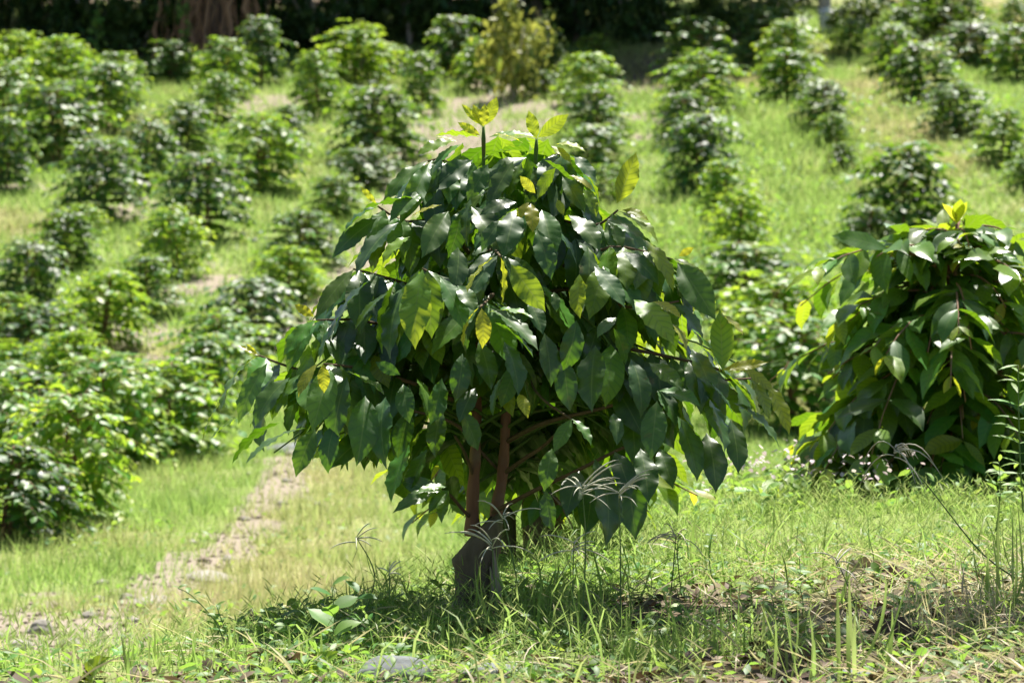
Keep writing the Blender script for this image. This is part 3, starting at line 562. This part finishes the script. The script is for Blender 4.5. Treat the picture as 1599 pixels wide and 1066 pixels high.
HL = [ # base x,y, tip x,y, width px, youth, extra depth
(753,198,739,165,18,.9,0),(755,198,757,164,22,.9,-.01),(758,196,775,153,20,.75,.02),(752,196,722,164,9,.8,0),(750,212,716,192,14,1,0),(748,214,683,212,30,.4,.02),(763,215,838,216,28,.5,.03),(768,210,816,224,16,1,-.04),
(833,238,757,248,30,.1,-.02),(838,217,826,175,29,.65,0),(840,215,886,180,24,.6,.02),(722,225,678,264,46,.35,-.05),(712,220,653,242,30,.45,0),(714,222,683,214,16,1,-.04),(668,252,598,320,24,.2,0),(670,255,624,350,28,.3,-.03),
(738,250,664,302,38,0,-.02),(802,252,765,322,46,.15,-.04),(762,256,731,312,42,.15,-.02),(815,255,796,308,28,.1,-.02),(806,316,750,336,28,0,-.06),(806,328,787,402,46,.1,-.08),(846,328,864,405,42,.1,-.06),
(826,316,808,346,18,.95,-.12),(829,318,832,362,26,.95,-.13),(735,310,731,382,20,.1,-.05),(787,343,753,392,34,0,-.06),(836,302,813,276,22,.95,-.08),(870,312,880,336,24,.85,-.08),(861,228,892,256,18,1,-.03),(866,226,914,238,20,.9,-.02),
(720,240,700,300,30,.1,0),(850,250,905,300,34,.1,-.02),(868,262,840,310,30,.3,-.06),(963,318,992,241,40,.68,0),(972,328,1013,346,22,1,-.02),(965,330,1026,378,30,.6,0),(945,343,1004,374,34,.25,-.03),(888,336,936,392,42,.05,-.05),
(895,241,930,284,36,.05,-.03),(878,276,912,330,36,.12,-.04),(888,274,925,298,18,.95,-.08),(910,294,930,338,28,.5,-.06),(592,323,538,366,36,.05,-.05),(597,338,521,402,38,0,-.02),(622,348,558,428,42,0,-.03),(588,318,564,292,8,.9,0),
(640,370,598,412,26,.5,-.05),(690,320,644,338,16,1,-.08),(660,300,610,345,32,.1,.02),(655,310,560,330,30,.05,.03),(700,330,660,400,40,.05,0),(720,330,700,400,42,0,-.02),
(660,421,649,540,54,.62,-.05),(655,421,622,535,48,.32,0),(668,421,674,524,54,.25,-.02),(687,433,724,515,48,.12,-.02),(715,446,744,488,30,.1,0),(747,481,725,540,30,.92,-.1),(752,481,753,542,34,.92,-.11),(770,402,731,456,36,.9,-.08),
(782,402,783,472,38,.85,-.1),(798,413,850,484,54,.45,-.04),(765,487,831,497,28,.4,-.05),(773,504,830,556,52,.05,-.03),(786,532,808,614,50,0,0),(786,586,771,648,50,0,-.02),(748,530,766,606,54,0,0),(722,552,711,626,48,0,0),
(552,421,495,494,32,.2,-.02),(582,434,514,534,54,0,-.04),(608,456,556,514,30,.1,-.05),(492,500,444,554,32,.45,-.02),(496,505,450,580,34,.2,0),(490,494,461,476,18,1,0),(525,500,500,562,54,.28,.03),(400,556,346,644,34,.33,0),
(418,566,374,658,42,.2,-.04),(360,612,317,692,28,.35,0),(405,640,328,688,26,.2,.02),(452,590,400,664,42,.05,-.05),(468,585,426,655,36,.2,-.03),(405,555,372,540,8,.95,0),(402,553,385,537,6,.95,0),(495,568,467,618,30,1,-.1),(505,568,506,612,28,.95,-.11),
(515,575,488,672,46,.22,-.06),(540,580,597,614,46,.1,-.08),(542,588,522,695,50,0,-.02),(437,660,364,724,28,0,0),(477,668,387,722,32,0,0),(492,668,463,742,46,.12,-.02),(527,658,513,738,40,0,-.05),(570,618,557,724,60,.05,-.05),(602,620,604,730,46,0,0),
(625,585,588,566,30,0,-.03),(630,600,640,660,40,.1,0),(650,590,665,650,40,.2,.02),(690,590,672,660,44,.1,0),(810,615,824,652,28,.92,-.05),(742,606,718,658,44,0,0),(715,386,709,454,46,0,0),(618,438,598,548,54,.1,.02),(640,440,610,560,50,0,.04),(838,358,860,434,46,.05,-.05),(826,468,847,520,30,0,0),
(972,393,1027,444,42,.05,-.02),(1003,373,1050,454,34,.6,-.03),(928,416,974,478,46,.05,-.04),(1058,410,1115,496,48,.12,-.03),(1050,403,1110,452,24,.7,-.02),(1060,400,1082,387,12,1,0),(990,468,1052,538,46,.62,-.06),(1020,471,1062,497,24,.95,-.07),
(1080,513,1123,578,42,.5,-.02),(1128,578,1124,488,44,.5,.0),(1122,488,1159,522,28,1,0),(1127,578,1197,566,14,1,-.02),(1050,506,1071,548,26,.8,-.05),(962,496,933,527,32,.1,-.04),(958,512,976,568,44,0,0),(1013,566,1064,606,38,.3,-.03),
(1028,610,1092,634,34,.15,-.05),(1098,588,1142,642,42,.05,-.05),(1026,626,1017,714,64,.03,-.05),(1103,618,1130,702,54,0,-.02),(1140,655,1152,736,50,0,0),(1143,628,1214,696,38,.08,-.04),(1135,586,1180,648,38,.2,-.03),(1172,588,1200,654,40,.65,-.03),
(1198,598,1231,676,28,.75,0),(1158,573,1208,614,24,.7,0),(1058,650,1087,748,46,.12,0),(1103,676,1117,766,56,0,0),(958,645,963,694,30,0,0),(893,654,866,704,40,.28,-.05),(893,654,922,694,38,.28,-.05),(865,456,869,486,20,.05,-.05),(905,428,906,494,36,.6,.03),
(928,715,945,850,64,0,.1),(978,725,992,838,64,0,.1),(852,765,864,828,44,.02,.05),(880,560,890,640,44,0,.05),(930,540,925,640,50,0,.05),(985,560,1000,650,46,0,.05),(900,500,880,580,44,0,.05),(1080,545,1110,620,44,.1,.05),(850,520,860,600,44,0,.05),
(1000,700,1012,782,44,.02,.1),(960,705,985,775,46,0,.05),(905,735,885,806,44,0,.1),(925,750,915,832,48,0,.15),(862,700,850,765,40,.1,.1),(1030,700,1050,760,40,.05,.1),(640,640,622,712,46,0,.05),(690,640,680,712,44,.1,.1),(720,640,745,700,40,.05,.15),(700,765,670,800,22,.15,0),(700,760,650,770,18,.2,0),(690,765,615,800,24,.05,0),(695,770,625,750,30,.0,.02),(700,765,690,815,22,.2,.02),(668,700,640,765,40,.1,.05),(640,690,612,780,44,.3,.05)]
LV = Leaves(); YL = Leaves()
for bx, by, tx, ty, w_, yo, ed in HL:
    d = D0+off(bx, by)+ed; b = loc(P(bx, by, d)); t = loc(P(tx, ty, d-(math.hypot(tx-bx, ty-by)/F*d*rd.uniform(.15, .75)*min(1, .35+abs(off(tx, ty))*1.3) if ty > by else -.01)))
    dr_ = t-b; L = np.linalg.norm(dr_); sgn = (bx+tx)/2-785
    n = np.array([rd.gauss(0, .45)+sgn/470*.5, -.35+rd.gauss(0, .45), 1.+rd.gauss(0, .15)])
    if ty < by-15: n = np.array([rd.gauss(0, .3), -1, .15])
    pm = F/d; W = min(max(w_*.98/pm, .27*L), .44*L)
    (YL if yo > .8 else LV).add(b, dr_, n, L*1.06, W, rd.uniform(.35, .9) if ty > by else rd.uniform(.1, .35), rd.uniform(.1, .4), rd.uniform(.015, .04), yo, rd.random(), rd.uniform(-.35, .35))
# procedural fill inside the dome
EY = [150, 200, 250, 300, 350, 400, 450, 500, 550, 600, 650, 700, 740, 765]
EL = [745, 705, 660, 620, 570, 540, 510, 480, 430, 370, 340, 380, 460, 610]; ER = [850, 870, 915, 950, 995, 1055, 1100, 1145, 1170, 1210, 1225, 1190, 1140, 1000]
HOLES = [(608, 376, 34), (590, 330, 18), (556, 470, 18), (545, 510, 20), (640, 322, 20), (475, 558, 20), (455, 615, 18), (905, 262, 20), (700, 235, 22), (800, 232, 22), (1090, 560, 14), (930, 300, 12), (985, 440, 12)]
def inside(p, m=14):
    x, y, d = proj(np.asarray(p)+base)
    if any((x-a)**2+(y-b)**2 < c*c for a, b, c in HOLES): return False
    if d < D0+off(x, y)+.05 or (y < 360 and m > 10 and rf.random() < .55): return False
    if y > 650 and 625 < x < 985 and d < 8.06: return False
    if y > (735 if not 600 < x < 1000 else 790): return False
    return np.interp(y, EY, EL)+m < x < np.interp(y, EY, ER)-m
def inside2(p):
    x, y, d = proj(np.asarray(p)+base)
    if any((x-a)**2+(y-b)**2 < (c*.7)**2 for a, b, c in HOLES) or (y > 650 and 640 < x < 960) or y > 745: return False
    return np.interp(y, EY, EL)-4 < x < np.interp(y, EY, ER)+4
random.seed(5); rf = random.Random(5)
TW = Wood()
for Sx, nn in ((S1, 26), (S2, 26)):
    for k in range(nn):
        f = .16+.80*(k+.5)/nn; i = f*25; i0 = int(i); o_ = Sx[i0]
        zz = o_[2]; u = (zz-.50)/.80 if zz > .5 else (.5-zz)/.5
        ln = .64*math.sqrt(max(.05, 1-min(1, u)**2)); a0 = k*1.93+rf.uniform(0, 1)
        for q in range(4):
            az = a0+q*1.5708+rf.uniform(-.3, .3); out = np.array([math.cos(az), math.sin(az)*(.62 if math.sin(az) < 0 else .9), 0]); sd_ = np.array([-out[1], out[0], 0])
            l = ln*rf.uniform(.75, 1.0); rs = .35+.5*f; dp = rf.uniform(.5, .8)
            fp = lambda t: o_+out*l*t+np.array([0, 0, l*(rs*t-dp*t*t)])
            if fp(.5)[2] < .85 and inside(fp(1.)) and inside(fp(.6)): TW.tube([fp(t) for t in np.linspace(0, 1, 6)], np.linspace(.005, .002, 6), 5)
            t = .28
            while t < 1.0:
                p = fp(t)
                for sg in (-1, 1):
                    Ll = rf.uniform(.11, .20); d = out*rf.uniform(.15, .7)+sd_*sg*rf.uniform(.3, .85)+np.array([0, 0, -rf.uniform(.4, 1.2)]); d = nrm(d)
                    if not (inside(p) and inside(p+d*Ll*.95, 4)): continue
                    yo = max(0, min(1, rf.gauss(.07, .2)+(.25 if t > .85 else 0)))
                    LV.add(p, d, np.array([0, 0, 1.])+out*.9+np.array([rf.gauss(0, .25), rf.gauss(0, .25), 0]), Ll, Ll*rf.uniform(.33, .43), rf.uniform(.3, 1.), rf.uniform(.1, .4), rf.uniform(.015, .04), yo, rf.random(), rf.uniform(-.4, .4))
                t += rf.uniform(.07, .11)/max(l, .2)
for a_ in BLV:
    tip = a_[0]+nrm(a_[1])*a_[3]
    if inside2(tip): LV.add(*a_)
mobj('foliage', LV.mesh('foliage', 34, 6), LEAF, ME); mobj('young_leaves', YL.mesh('young_leaves', 34, 6), LEAF, ME)
mobj('twigs', TW.mesh('twigs'), TWIG, ME)
# ------------------------------------------------------------------ foreground: seed-head grasses
def world(px, py, d): return P(px, py, d)
def seedgrass(pts, d, heads, label, n=9, Ls=.07, droop=.0, rad=.0018):
    w3 = [P(a, b, d) for a, b in pts]; g = np.array(w3[0]); e = empty('seed_head_grass', g, label, 'grass', 'tall grasses with spidery seed heads'); rd = random.Random(int(pts[0][0]))
    wd = Wood(); q = smooth(np.array(w3)-g, 14); wd.tube(q, np.linspace(rad*1.3, rad*.6, 14), 5); mobj('stalk', wd.mesh('stalk'), STALK, e)
    sp = Wood()
    for i in range(n):
        a = rd.uniform(0, 6.28); el = rd.uniform(-.25, .75); L = Ls*1.25*rd.uniform(.6, 1.2); top = q[-1]-np.array([0, 0, rd.uniform(0, .025)])
        dv = np.array([math.cos(a)*math.cos(el), math.sin(a)*math.cos(el), math.sin(el)])
        sp.tube(bez(top, top+dv*L*.55+np.array([0, 0, L*.12]), top+dv*L-np.array([0, 0, L*(.15+droop)]), 7), np.full(7, .0014)*np.array([.8, 1.1, 1.2, 1.1, 1., .8, .4]), 5, .4)
    mobj('seed_head', sp.mesh('seed_head'), SPIKE, e)
    bl = Leaves()
    for i in range(4):
        a = rd.uniform(0, 6.28); bl.add((0, 0, 0), (math.cos(a)*.4, math.sin(a)*.4, 1), (math.cos(a), math.sin(a), .3), rd.uniform(.1, .2), .005, 1., .3, 0, .2)
    mobj('foliage', bl.mesh('blades', 6, 2, ([0, .5, 1], [.8, 1, .05])), GRASS, e)
seedgrass([(892, 1000), (894, 930), (896, 846)], 7.3, 1, 'seed head grass, shortest of the three stalks right of the stump', 10)
seedgrass([(906, 1010), (913, 900), (914, 830), (909, 757)], 7.2, 1, 'seed head grass, middle of the three tall stalks right of the stump', 12, .085)
seedgrass([(968, 1025), (969, 900), (967, 762)], 7.2, 1, 'seed head grass, rightmost of the three tall stalks in front of the dark leaves', 14, .075)
seedgrass([(774, 985), (773, 920), (768, 842)], 7.3, 1, 'seed head grass with its spidery head in front of the stump', 9, .085)
seedgrass([(812, 960), (806, 900), (785, 803)], 7.4, 1, 'seed head grass leaning left just above the stump top', 9, .075)
seedgrass([(608, 935), (608, 905), (607, 885)], 7.2, 1, 'short seed head grass left of the stump', 6, .04)
seedgrass([(1590, 905), (1530, 860), (1450, 760), (1396, 697)], 7.6, 1, 'long arching grass with a drooping seed head before the right shrub', 11, .09, .6)
seedgrass([(1040, 1000), (1050, 900), (1056, 832)], 8.0, 1, 'thin seed head grass between the dark leaves and the pink flowers', 10, .08, .2)
seedgrass([(1345, 990), (1330, 930), (1305, 870)], 7.4, 1, 'leaning seed head grass above the brown leaf litter', 8, .06)
seedgrass([(560, 980), (585, 900), (556, 838)], 7.4, 1, 'thin seed head grass left of the big shrub stump', 6, .05)
# reeds and blades tufts
def tuft(px, py, d, n, L, Wd, youth, label, spread=.03, cat='grass', group='leafy tufts on the near bank', name='grass_tuft', lean=.5):
    x = (px-799.5)/F*d; g = np.array([x, d, float(H(x, d))]); e = empty(name, g, label, cat, group); bl = Leaves(); rd = random.Random(int(px*3+py)); random.seed(int(px))
    for i in range(n):
        a = rd.uniform(0, 6.28); bl.add((rd.gauss(0, spread), rd.gauss(0, spread), -.01), (math.cos(a)*lean*rd.random(), math.sin(a)*lean*rd.random(), 1), (-math.cos(a), -math.sin(a), .3), L*rd.uniform(.5, 1.1), Wd*rd.uniform(.7, 1.3), -rd.uniform(-.2, 1.2), .35, 0, max(0, min(1, rd.gauss(youth, .1))), None, rd.uniform(-1, 1))
    mobj('foliage', bl.mesh('tuft_blades', 8, 2, ([0, .1, .5, .8, 1], [.5, .8, 1, .6, .03])), GRASS, e); return e
tuft(1092, 860, 8.6, 9, .24, .008, .05, 'upright green reed blades under the right side of the big shrub', .015, lean=.15)
tuft(1520, 960, 7.1, 90, .20, .0028, 1., 'dry straw coloured grass tuft at the lower right', .06, lean=.8)
tuft(1440, 1010, 6.9, 50, .16, .0028, .95, 'small dry straw tuft left of the big straw tuft', .06, lean=.9)
tuft(1590, 900, 7.3, 26, .30, .007, .1, 'long green blades arching in from the right edge', .06, lean=.6)
tuft(1250, 1060, 6.4, 7, .22, .011, .1, 'broad blades rising at the bottom edge right of centre', .03, lean=.4)
tuft(1345, 1060, 6.35, 6, .26, .010, .1, 'broad out of focus green blades at the bottom edge below the leaf litter', .03, lean=.4)
tuft(1140, 1020, 6.9, 26, .15, .006, .05, 'fresh green grass clump right of the tall seed heads', .06)
tuft(1010, 1040, 6.7, 26, .14, .006, .08, 'green grass clump at the bottom centre right', .06)
tuft(660, 1000, 7.1, 22, .12, .005, .1, 'fresh grass clump before the stump on the left', .05)
tuft(180, 1040, 6.7, 30, .11, .006, .08, 'fresh grass clump near the bottom left corner', .08)
tuft(330, 1030, 6.8, 30, .11, .006, .08, 'fresh grass clump below the small seedling', .08)
tuft(480, 1030, 6.8, 30, .10, .006, .12, 'fresh grass clump below the broad leafed weed', .07)
# weeds with stems and paired leaves
def weed(pts, d, n, L, youth, label, name='weed_plant', Wr=.35, group='small weeds on the near bank', t0=.15, dn=-.1, r=.0018):
    w3 = [P(a, b, d) for a, b in pts]; g = np.array(w3[0]); e = empty(name, g, label, 'plant', group); q = smooth(np.array(w3)-g, 16); wd = Wood(); wd.tube(q, np.linspace(r, r*.5, 16), 5); bl = Leaves(); rd = random.Random(int(pts[-1][0])); random.seed(int(pts[-1][1]))
    for i in range(n):
        t = t0+(1-t0)*i/(n-1); p = q[min(15, int(t*15))]; a = i*2.4+rd.uniform(-.4, .4); l = L*rd.uniform(.7, 1.15)*(1-.45*abs(t-.6))
        bl.add(p, (math.cos(a), math.sin(a)*.8, rd.uniform(dn, dn+.6)), (rd.gauss(0, .2), -.35, 1), l, l*Wr*rd.uniform(.8, 1.2), rd.uniform(.2, .9), .25, .015, max(0, min(1, rd.gauss(youth, .08))))
    mobj('stem', wd.mesh('weed_stem'), STALK, e); mobj('foliage', bl.mesh('weed_leaves', 8, 4), HERB, e)
weed([(352, 1005), (335, 968), (300, 930), (278, 918)], 7.1, 9, .042, .05, 'slim seedling leaning left in front of the dirt path')
weed([(358, 1000), (345, 965), (338, 945)], 7.1, 9, .038, .05, 'short leafy seedling right beside the leaning seedling')
weed([(520, 1000), (522, 960), (518, 915)], 7.0, 6, .085, .0, 'weed with large dark blue green leaves left of the stump', Wr=.6, dn=.1)
weed([(545, 985), (550, 955), (560, 925)], 7.1, 7, .06, .1, 'weed with broad leaves just right of the dark leafed weed', Wr=.5)
weed([(430, 1010), (425, 985), (418, 965)], 6.9, 8, .04, .05, 'low leafy weed between the seedlings and the dark leafed weed')
weed([(1598, 800), (1592, 700), (1590, 570)], 9.2, 34, .10, .25, 'tall weed with narrow willowy leaves at the right edge', Wr=.16, dn=-.3, r=.003)
weed([(1555, 830), (1562, 770), (1560, 720)], 8.6, 16, .06, .35, 'leafy weed beneath the willowy weed at the right', Wr=.3)
weed([(1120, 930), (1108, 880), (1112, 832)], 8.1, 14, .022, .0, 'thin dark leafed weed in bright grass right of the big shrub', Wr=.5)
weed([(1065, 930), (1058, 870), (1060, 835)], 8.1, 14, .02, .0, 'spindly dark weed nearest the hanging leaves on the right', Wr=.5)
weed([(1310, 905), (1308, 860), (1306, 815)], 9.0, 16, .02, .1, 'slender seeding weed in front of the pink flowers', Wr=.4)
weed([(1245, 900), (1243, 860), (1246, 822)], 9.0, 16, .02, .1, 'dark slender weed left of the seeding weed', Wr=.4)
weed([(1240, 800), (1200, 772), (1165, 765)], 10.4, 6, .11, .2, 'low coffee seedling with broad leaves left of the right shrub', Wr=.42)
weed([(1565, 1060), (1563, 1020), (1560, 985)], 6.7, 8, .05, .3, 'star leafed green weed at the bottom right', Wr=.35)
for k, (px, py) in enumerate([(1400, 940), (1440, 925), (1475, 940), (1300, 965), (1235, 960)]):
    weed([(px, py+25), (px+5, py+8), (px, py-6)], 7.3+.1*k, 10, .045, .2, ['yellow green leafy weed at the left of the pile of brown leaves', 'broad leafed weed above the brown leaf pile', 'leafy weed between the leaf pile and the straw tuft', 'low weed below the bright grass centre right', 'small weed left of the low centre right weed'][k], Wr=.5)
# ground cover (stuff)
def cover(name, label, n, d0, d1, dens, L, Wr, youth, seed, mat, hgt=.05, up=.3, prof=(PT, PW), nu=3, kind='stuff', cat='ground cover', lo=0.):
    r = np.random.default_rng(seed); x_ = r.uniform(-1, 1, n); d = r.uniform(d0, d1, n); x = x_*(d*.17+.5); k = r.random(n) < dens(x, d)*(1-bare(x, d)); x, d = x[k], d[k]; z = H(x, d); lv = Leaves(); random.seed(seed)
    for a, b, c in zip(x, d, z):
        an = random.uniform(0, 6.28); l = L*random.uniform(.5, 1.4)
        lv.add((a, b, c+lo+random.random()**1.5*hgt), (math.cos(an), math.sin(an), random.uniform(up-.5, up+.4)), (random.gauss(0, .4), random.gauss(0, .4), 1), l, l*Wr*random.uniform(.7, 1.2), random.uniform(-.3, .9), random.uniform(0, .5), .02, max(0, min(1, random.gauss(youth, .28 if mat is DEAD else .15))))
    o = mobj(name, lv.mesh(name, nu, 4 if mat is DEAD else 2, prof), mat); return tag(o, label, cat, None, kind)
cover('ground_cover', 'small broad leaved weeds mixed into the near turf', 24000, 5.6, 9.5, lambda x, y: .2+.8*sstep(.42, .58, fbm(x, y, 2.5, 3, 41)), .032, .42, .14, 12, HERB)
cover('leaf_litter', 'brown fallen leaves scattered over the near bank', 7000, 5.5, 8.6, lambda x, y: np.clip(litter(x, y)*.85+.03, 0, 1), .052, .42, .45, 13, DEAD, .02, .15, nu=8, cat='leaf litter')
cover('dry_straw', 'thin dry straw and stalks lying among the litter', 11000, 5.5, 9., lambda x, y: .15+.85*sstep(.3, 1.2, x), .13, .018, 1.1, 14, GRASS, .04, .3, nu=4, cat='straw')
cover('pink_flowers', 'pale pink wild flowers in front of the right shrub', 5200, 9.9, 12.2, lambda x, y: sstep(.045, .07, x/y)*sstep(.14, .10, x/y)*sstep(.38, .55, fbm(x, y, 3.5, 2, 4)), .019, .7, .3, 15, FLOWER, .09, .6, cat='flowers', lo=.10)
cover('flower_foliage', 'leafy weeds among the pale pink wild flowers', 5000, 10, 12.8, lambda x, y: sstep(.03, .06, x/y)*(x/y < .2), .05, .4, .2, 16, HERB, .13, .4)
# big dead leaves as things
DL = [(1345, 905, .16, 'large curled brown leaf beneath the broad leafed weed'), (1390, 915, .14, 'brown leaf at the right of the largest curled leaf'), (1290, 985, .15, 'twisted brown leaf left end of the leaf pile'), (1320, 1010, .16, 'dark curled leaf in the centre of the leaf pile'), (1245, 1010, .14, 'wrinkled brown leaf left below the leaf pile'),
      (1400, 1025, .20, 'pale ribbed leaf lying right of the leaf pile'), (1180, 945, .14, 'brown leaf left of the pile near the bright grass'), (710, 985, .11, 'pale curled leaf in the grass at the stump foot'), (835, 925, .08, 'small brown leaf standing in bright grass right of the stump'), (335, 1058, .16, 'brown dry leaf at the bottom edge left'), (460, 1052, .15, 'ribbed brown leaf at the bottom edge left of the grey stone'), (760, 1005, .10, 'brown leaf between the stump and the grey stones'), (1230, 1045, .16, 'rolled leaf at the bottom edge under the pile'), (1460, 960, .14, 'brown leaf between the pile and the straw tuft'), (560, 1030, .10, 'small brown leaf beside the grey stone')]
for i, (px, py, L, lab) in enumerate(DL):
    g = hit(px, py); rd = random.Random(i); random.seed(i); a = rd.uniform(-.6, .6)+(3.14 if i % 2 else 0); lv = Leaves()
    L *= .8; lv.add((-math.cos(a)*L/2, -math.sin(a)*L/2, .0), (math.cos(a), math.sin(a), rd.uniform(-.1, .35)), (rd.gauss(0, .3), -.5, 1), L, L*.42, rd.uniform(-.9, 1.0), rd.choice([-.9, .9, 1.3]), .09, rd.uniform(.1, .9), None, rd.uniform(-1.6, 1.6))
    o = mobj('dead_leaf', lv.mesh('dead_leaf', 16, 8), DEAD); o.location = g+np.array([0, 0, .012]); tag(o, lab, 'leaf', 'large fallen leaves')
for px, py, L, yo, lab in [(130, 1062, .12, .7, 'yellow green fallen leaf standing at the bottom left corner'), (485, 1058, .12, .6, 'pale green leaf at the bottom edge left of the grey stone')]:
    g = hit(px, py); lv = Leaves(); random.seed(px); lv.add((0, 0, -.03), (.45, -.3, .6), (0, -.6, .8), L, L*.5, .9, .5, .03, yo*.75); o = mobj('green_leaf', lv.mesh('green_leaf', 26, 6), LEAF); o.location = g; tag(o, lab, 'leaf')
# stones
def stone(px, py, sx, sy, sz, mat, label, seed):
    import bmesh
    g = hit(px, py); bm = bmesh.new(); bmesh.ops.create_icosphere(bm, subdivisions=4, radius=1.); rr = random.Random(seed); of = rr.uniform(0, 50)
    for v in bm.verts:
        c = v.co; k = 1+.35*(float(fbm(c.x*1.3+of, c.y*1.3+c.z*1.7, 1, 3, seed))-.5)+.12*(float(fbm(c.x*5+of, c.y*5+c.z*4, 1, 3, seed+1))-.5)
        for ax in ((.8, .5, .3), (-.7, .2, .6), (.1, -.8, .5)):
            dd = c.x*ax[0]+c.y*ax[1]+c.z*ax[2]
            if dd > .75: k *= .75/dd*.5+.5
        v.co = c*k
    me = bpy.data.meshes.new('stone'); bm.to_mesh(me); bm.free(); me.polygons.foreach_set('use_smooth', np.ones(len(me.polygons), bool))
    o = mobj('stone', me, mat); o.location = g+np.array([0, 0, sz*.25]); o.scale = (sx, sy, sz); o.rotation_euler = (0, 0, rr.uniform(-.4, .4)); return tag(o, label, 'stone', 'stones on the ground')
stone(612, 1064, .085, .06, .045, STONE, 'rounded blue grey stone at the bottom edge below the stump', 1)
stone(765, 1060, .06, .05, .025, STONE, 'flat grey stone at the bottom edge right of the rounded stone', 2)
stone(1335, 1066, .06, .04, .02, STONE, 'grey stone at the bottom edge below the leaf pile', 3)
stone(65, 990, .055, .05, .045, PSTONE, 'pale rock at the left beside the path', 4)
stone(250, 945, .13, .2, .03, PSTONE, 'flat pale slab set in the dirt path', 5)
stone(30, 1015, .06, .06, .03, PSTONE, 'low pale rock in the lower left corner', 6)
stone(110, 1010, .05, .05, .025, PSTONE, 'small pale rock right of the corner rock', 7)
stone(325, 905, .10, .2, .03, PSTONE, 'worn flat stone in the middle of the path', 8)
stone(470, 705, .30, .2, .05, STONE, 'grey stone slab on the path behind the drooping left leaves', 9)
r9 = np.random.default_rng(9)
for k in range(26):
    pp, ww = PATHS[0]; i = r9.integers(0, 10); t = r9.random(); c = pp[i]*(1-t)+pp[i+1]*t+r9.normal(0, .18, 2); s = r9.uniform(.012, .035); px, py, _ = proj((c[0], c[1], float(H(*c))))
    if not -50 < px < 620: continue
    o = stone(px, py, s*1.3, s*1.2, s*.7, PSTONE, 'small pale pebble lying on the dirt path', 40+k); o['group'] = 'pebbles on the path'; o.name = 'pebble'

# unseen tree added past the right edge to dapple the near right bank
e = empty('added_shade_tree', (2.9, 8.9, float(H(2.9, 8.9))-.05), 'added slender tree, unseen beyond the right edge, whose crown dapples the near bank', 'tree'); random.seed(3); rd = random.Random(3)
wd = Wood(); wd.tube(bez((0, 0, 0), (.05, 0, 1.4), (-.2, -.1, 2.8), 10), np.linspace(.07, .04, 10), 9, .15)
lv = Leaves()
for k in range(9):
    a = (-2.5+rd.uniform(0, 1.5), rd.uniform(-1.3, .7), 2.5+rd.uniform(-.15, .5)); q = bez((-.15, -.08, 1.9+.1*k), (a[0]*.5, a[1]*.5, 2.8), a, 9); wd.tube(q, np.linspace(.02, .004, 9), 5)
    for j in range(60):
        p = q[min(8, int(2+rd.random()*7))]+np.array([rd.gauss(0, .13), rd.gauss(0, .13), rd.gauss(0, .07)]); az = rd.uniform(0, 6.28); L = rd.uniform(.09, .16)
        lv.add(p, (math.cos(az), math.sin(az), -.4), (rd.gauss(0, .3), rd.gauss(0, .3), 1), L, L*.45, .5, .2, .02, .15)
mobj('trunk', wd.mesh('trunk'), BARK, e); mobj('crown', lv.mesh('crown', 6, 2), LEAF, e)

# broad weeds between the rows, gravel on the path, small weeds in the litter
cover('broad_weeds', 'broad leaved weeds mixed through the grass on the right slope', 30000, 25, 50, lambda x, y: sstep(.02, .05, x/y)*sstep(.4, .6, fbm(x, y, .8, 3, 51)), .11, .4, .15, 52, HERB, .22, .4, nu=2, cat='weeds')
cover('dip_weeds', 'low broad weeds scattered through the turf beside the path', 22000, 11.5, 25, lambda x, y: sstep(.45, .62, fbm(x, y, 1.2, 3, 53)), .045, .45, .15, 54, HERB, .06, .4, nu=2, cat='weeds')
rg = np.random.default_rng(70); n = 60000; d = rg.uniform(10.5, 30, n); x = rg.uniform(-1, .35, n)*(d*.17+.6); k = (bare(x, d) > .35) & (rg.random(n) < .22); x, d = x[k], d[k]; n = len(x); z = H(x, d)
sz = rg.uniform(.004, .016, n)*(1+(rg.random(n) > .96)*1.2); oc = np.array([[1, 0, 0], [0, 1, 0], [-1, 0, 0], [0, -1, 0], [0, 0, .7], [0, 0, -.4]]); V = (oc[None]*(sz[:, None]*rg.uniform(.6, 1.4, (n, 6)))[:, :, None]+np.stack([x, d, z+.002], 1)[:, None]).reshape(-1, 3)
t = np.array([[0, 1, 4], [1, 2, 4], [2, 3, 4], [3, 0, 4], [1, 0, 5], [2, 1, 5], [3, 2, 5], [0, 3, 5]]); T = (t[None]+(np.arange(n)*6)[:, None, None]).reshape(-1, 3)
tag(mobj('gravel', build_mesh('gravel', V, None, T), wood_mat('brown_grit', (.13, .10, .07), (.34, .28, .22), (.2, .16, .12), 40, 1., .004)), 'loose gravel and crumbs of earth on the dirt path', 'gravel', None, 'stuff')
rw = random.Random(88)
for k in range(18):
    px = rw.uniform(1020, 1590); py = rw.uniform(900, 1030); g = hit(px, py); h = rw.uniform(.035, .10); d = float(g[1]); up = h/d*F
    weed([(px, py), (px+rw.uniform(-10, 10), py-up*.6), (px+rw.uniform(-25, 25), py-up)], d, rw.randint(7, 14), rw.uniform(.03, .055), rw.uniform(.05, .3), 'low green weed rooted in the dry litter at lower right', Wr=rw.uniform(.3, .55), group='low weeds in the litter at lower right')
for k in range(14):
    px = rw.uniform(150, 900); py = rw.uniform(975, 1050); g = hit(px, py); h = rw.uniform(.035, .09); d = float(g[1]); up = h/d*F
    weed([(px, py), (px+rw.uniform(-10, 10), py-up*.6), (px+rw.uniform(-25, 25), py-up)], d, rw.randint(7, 13), rw.uniform(.03, .05), rw.uniform(.0, .25), 'low green weed rooted in the near turf at lower left', Wr=rw.uniform(.3, .55), group='low weeds in the turf at lower left')
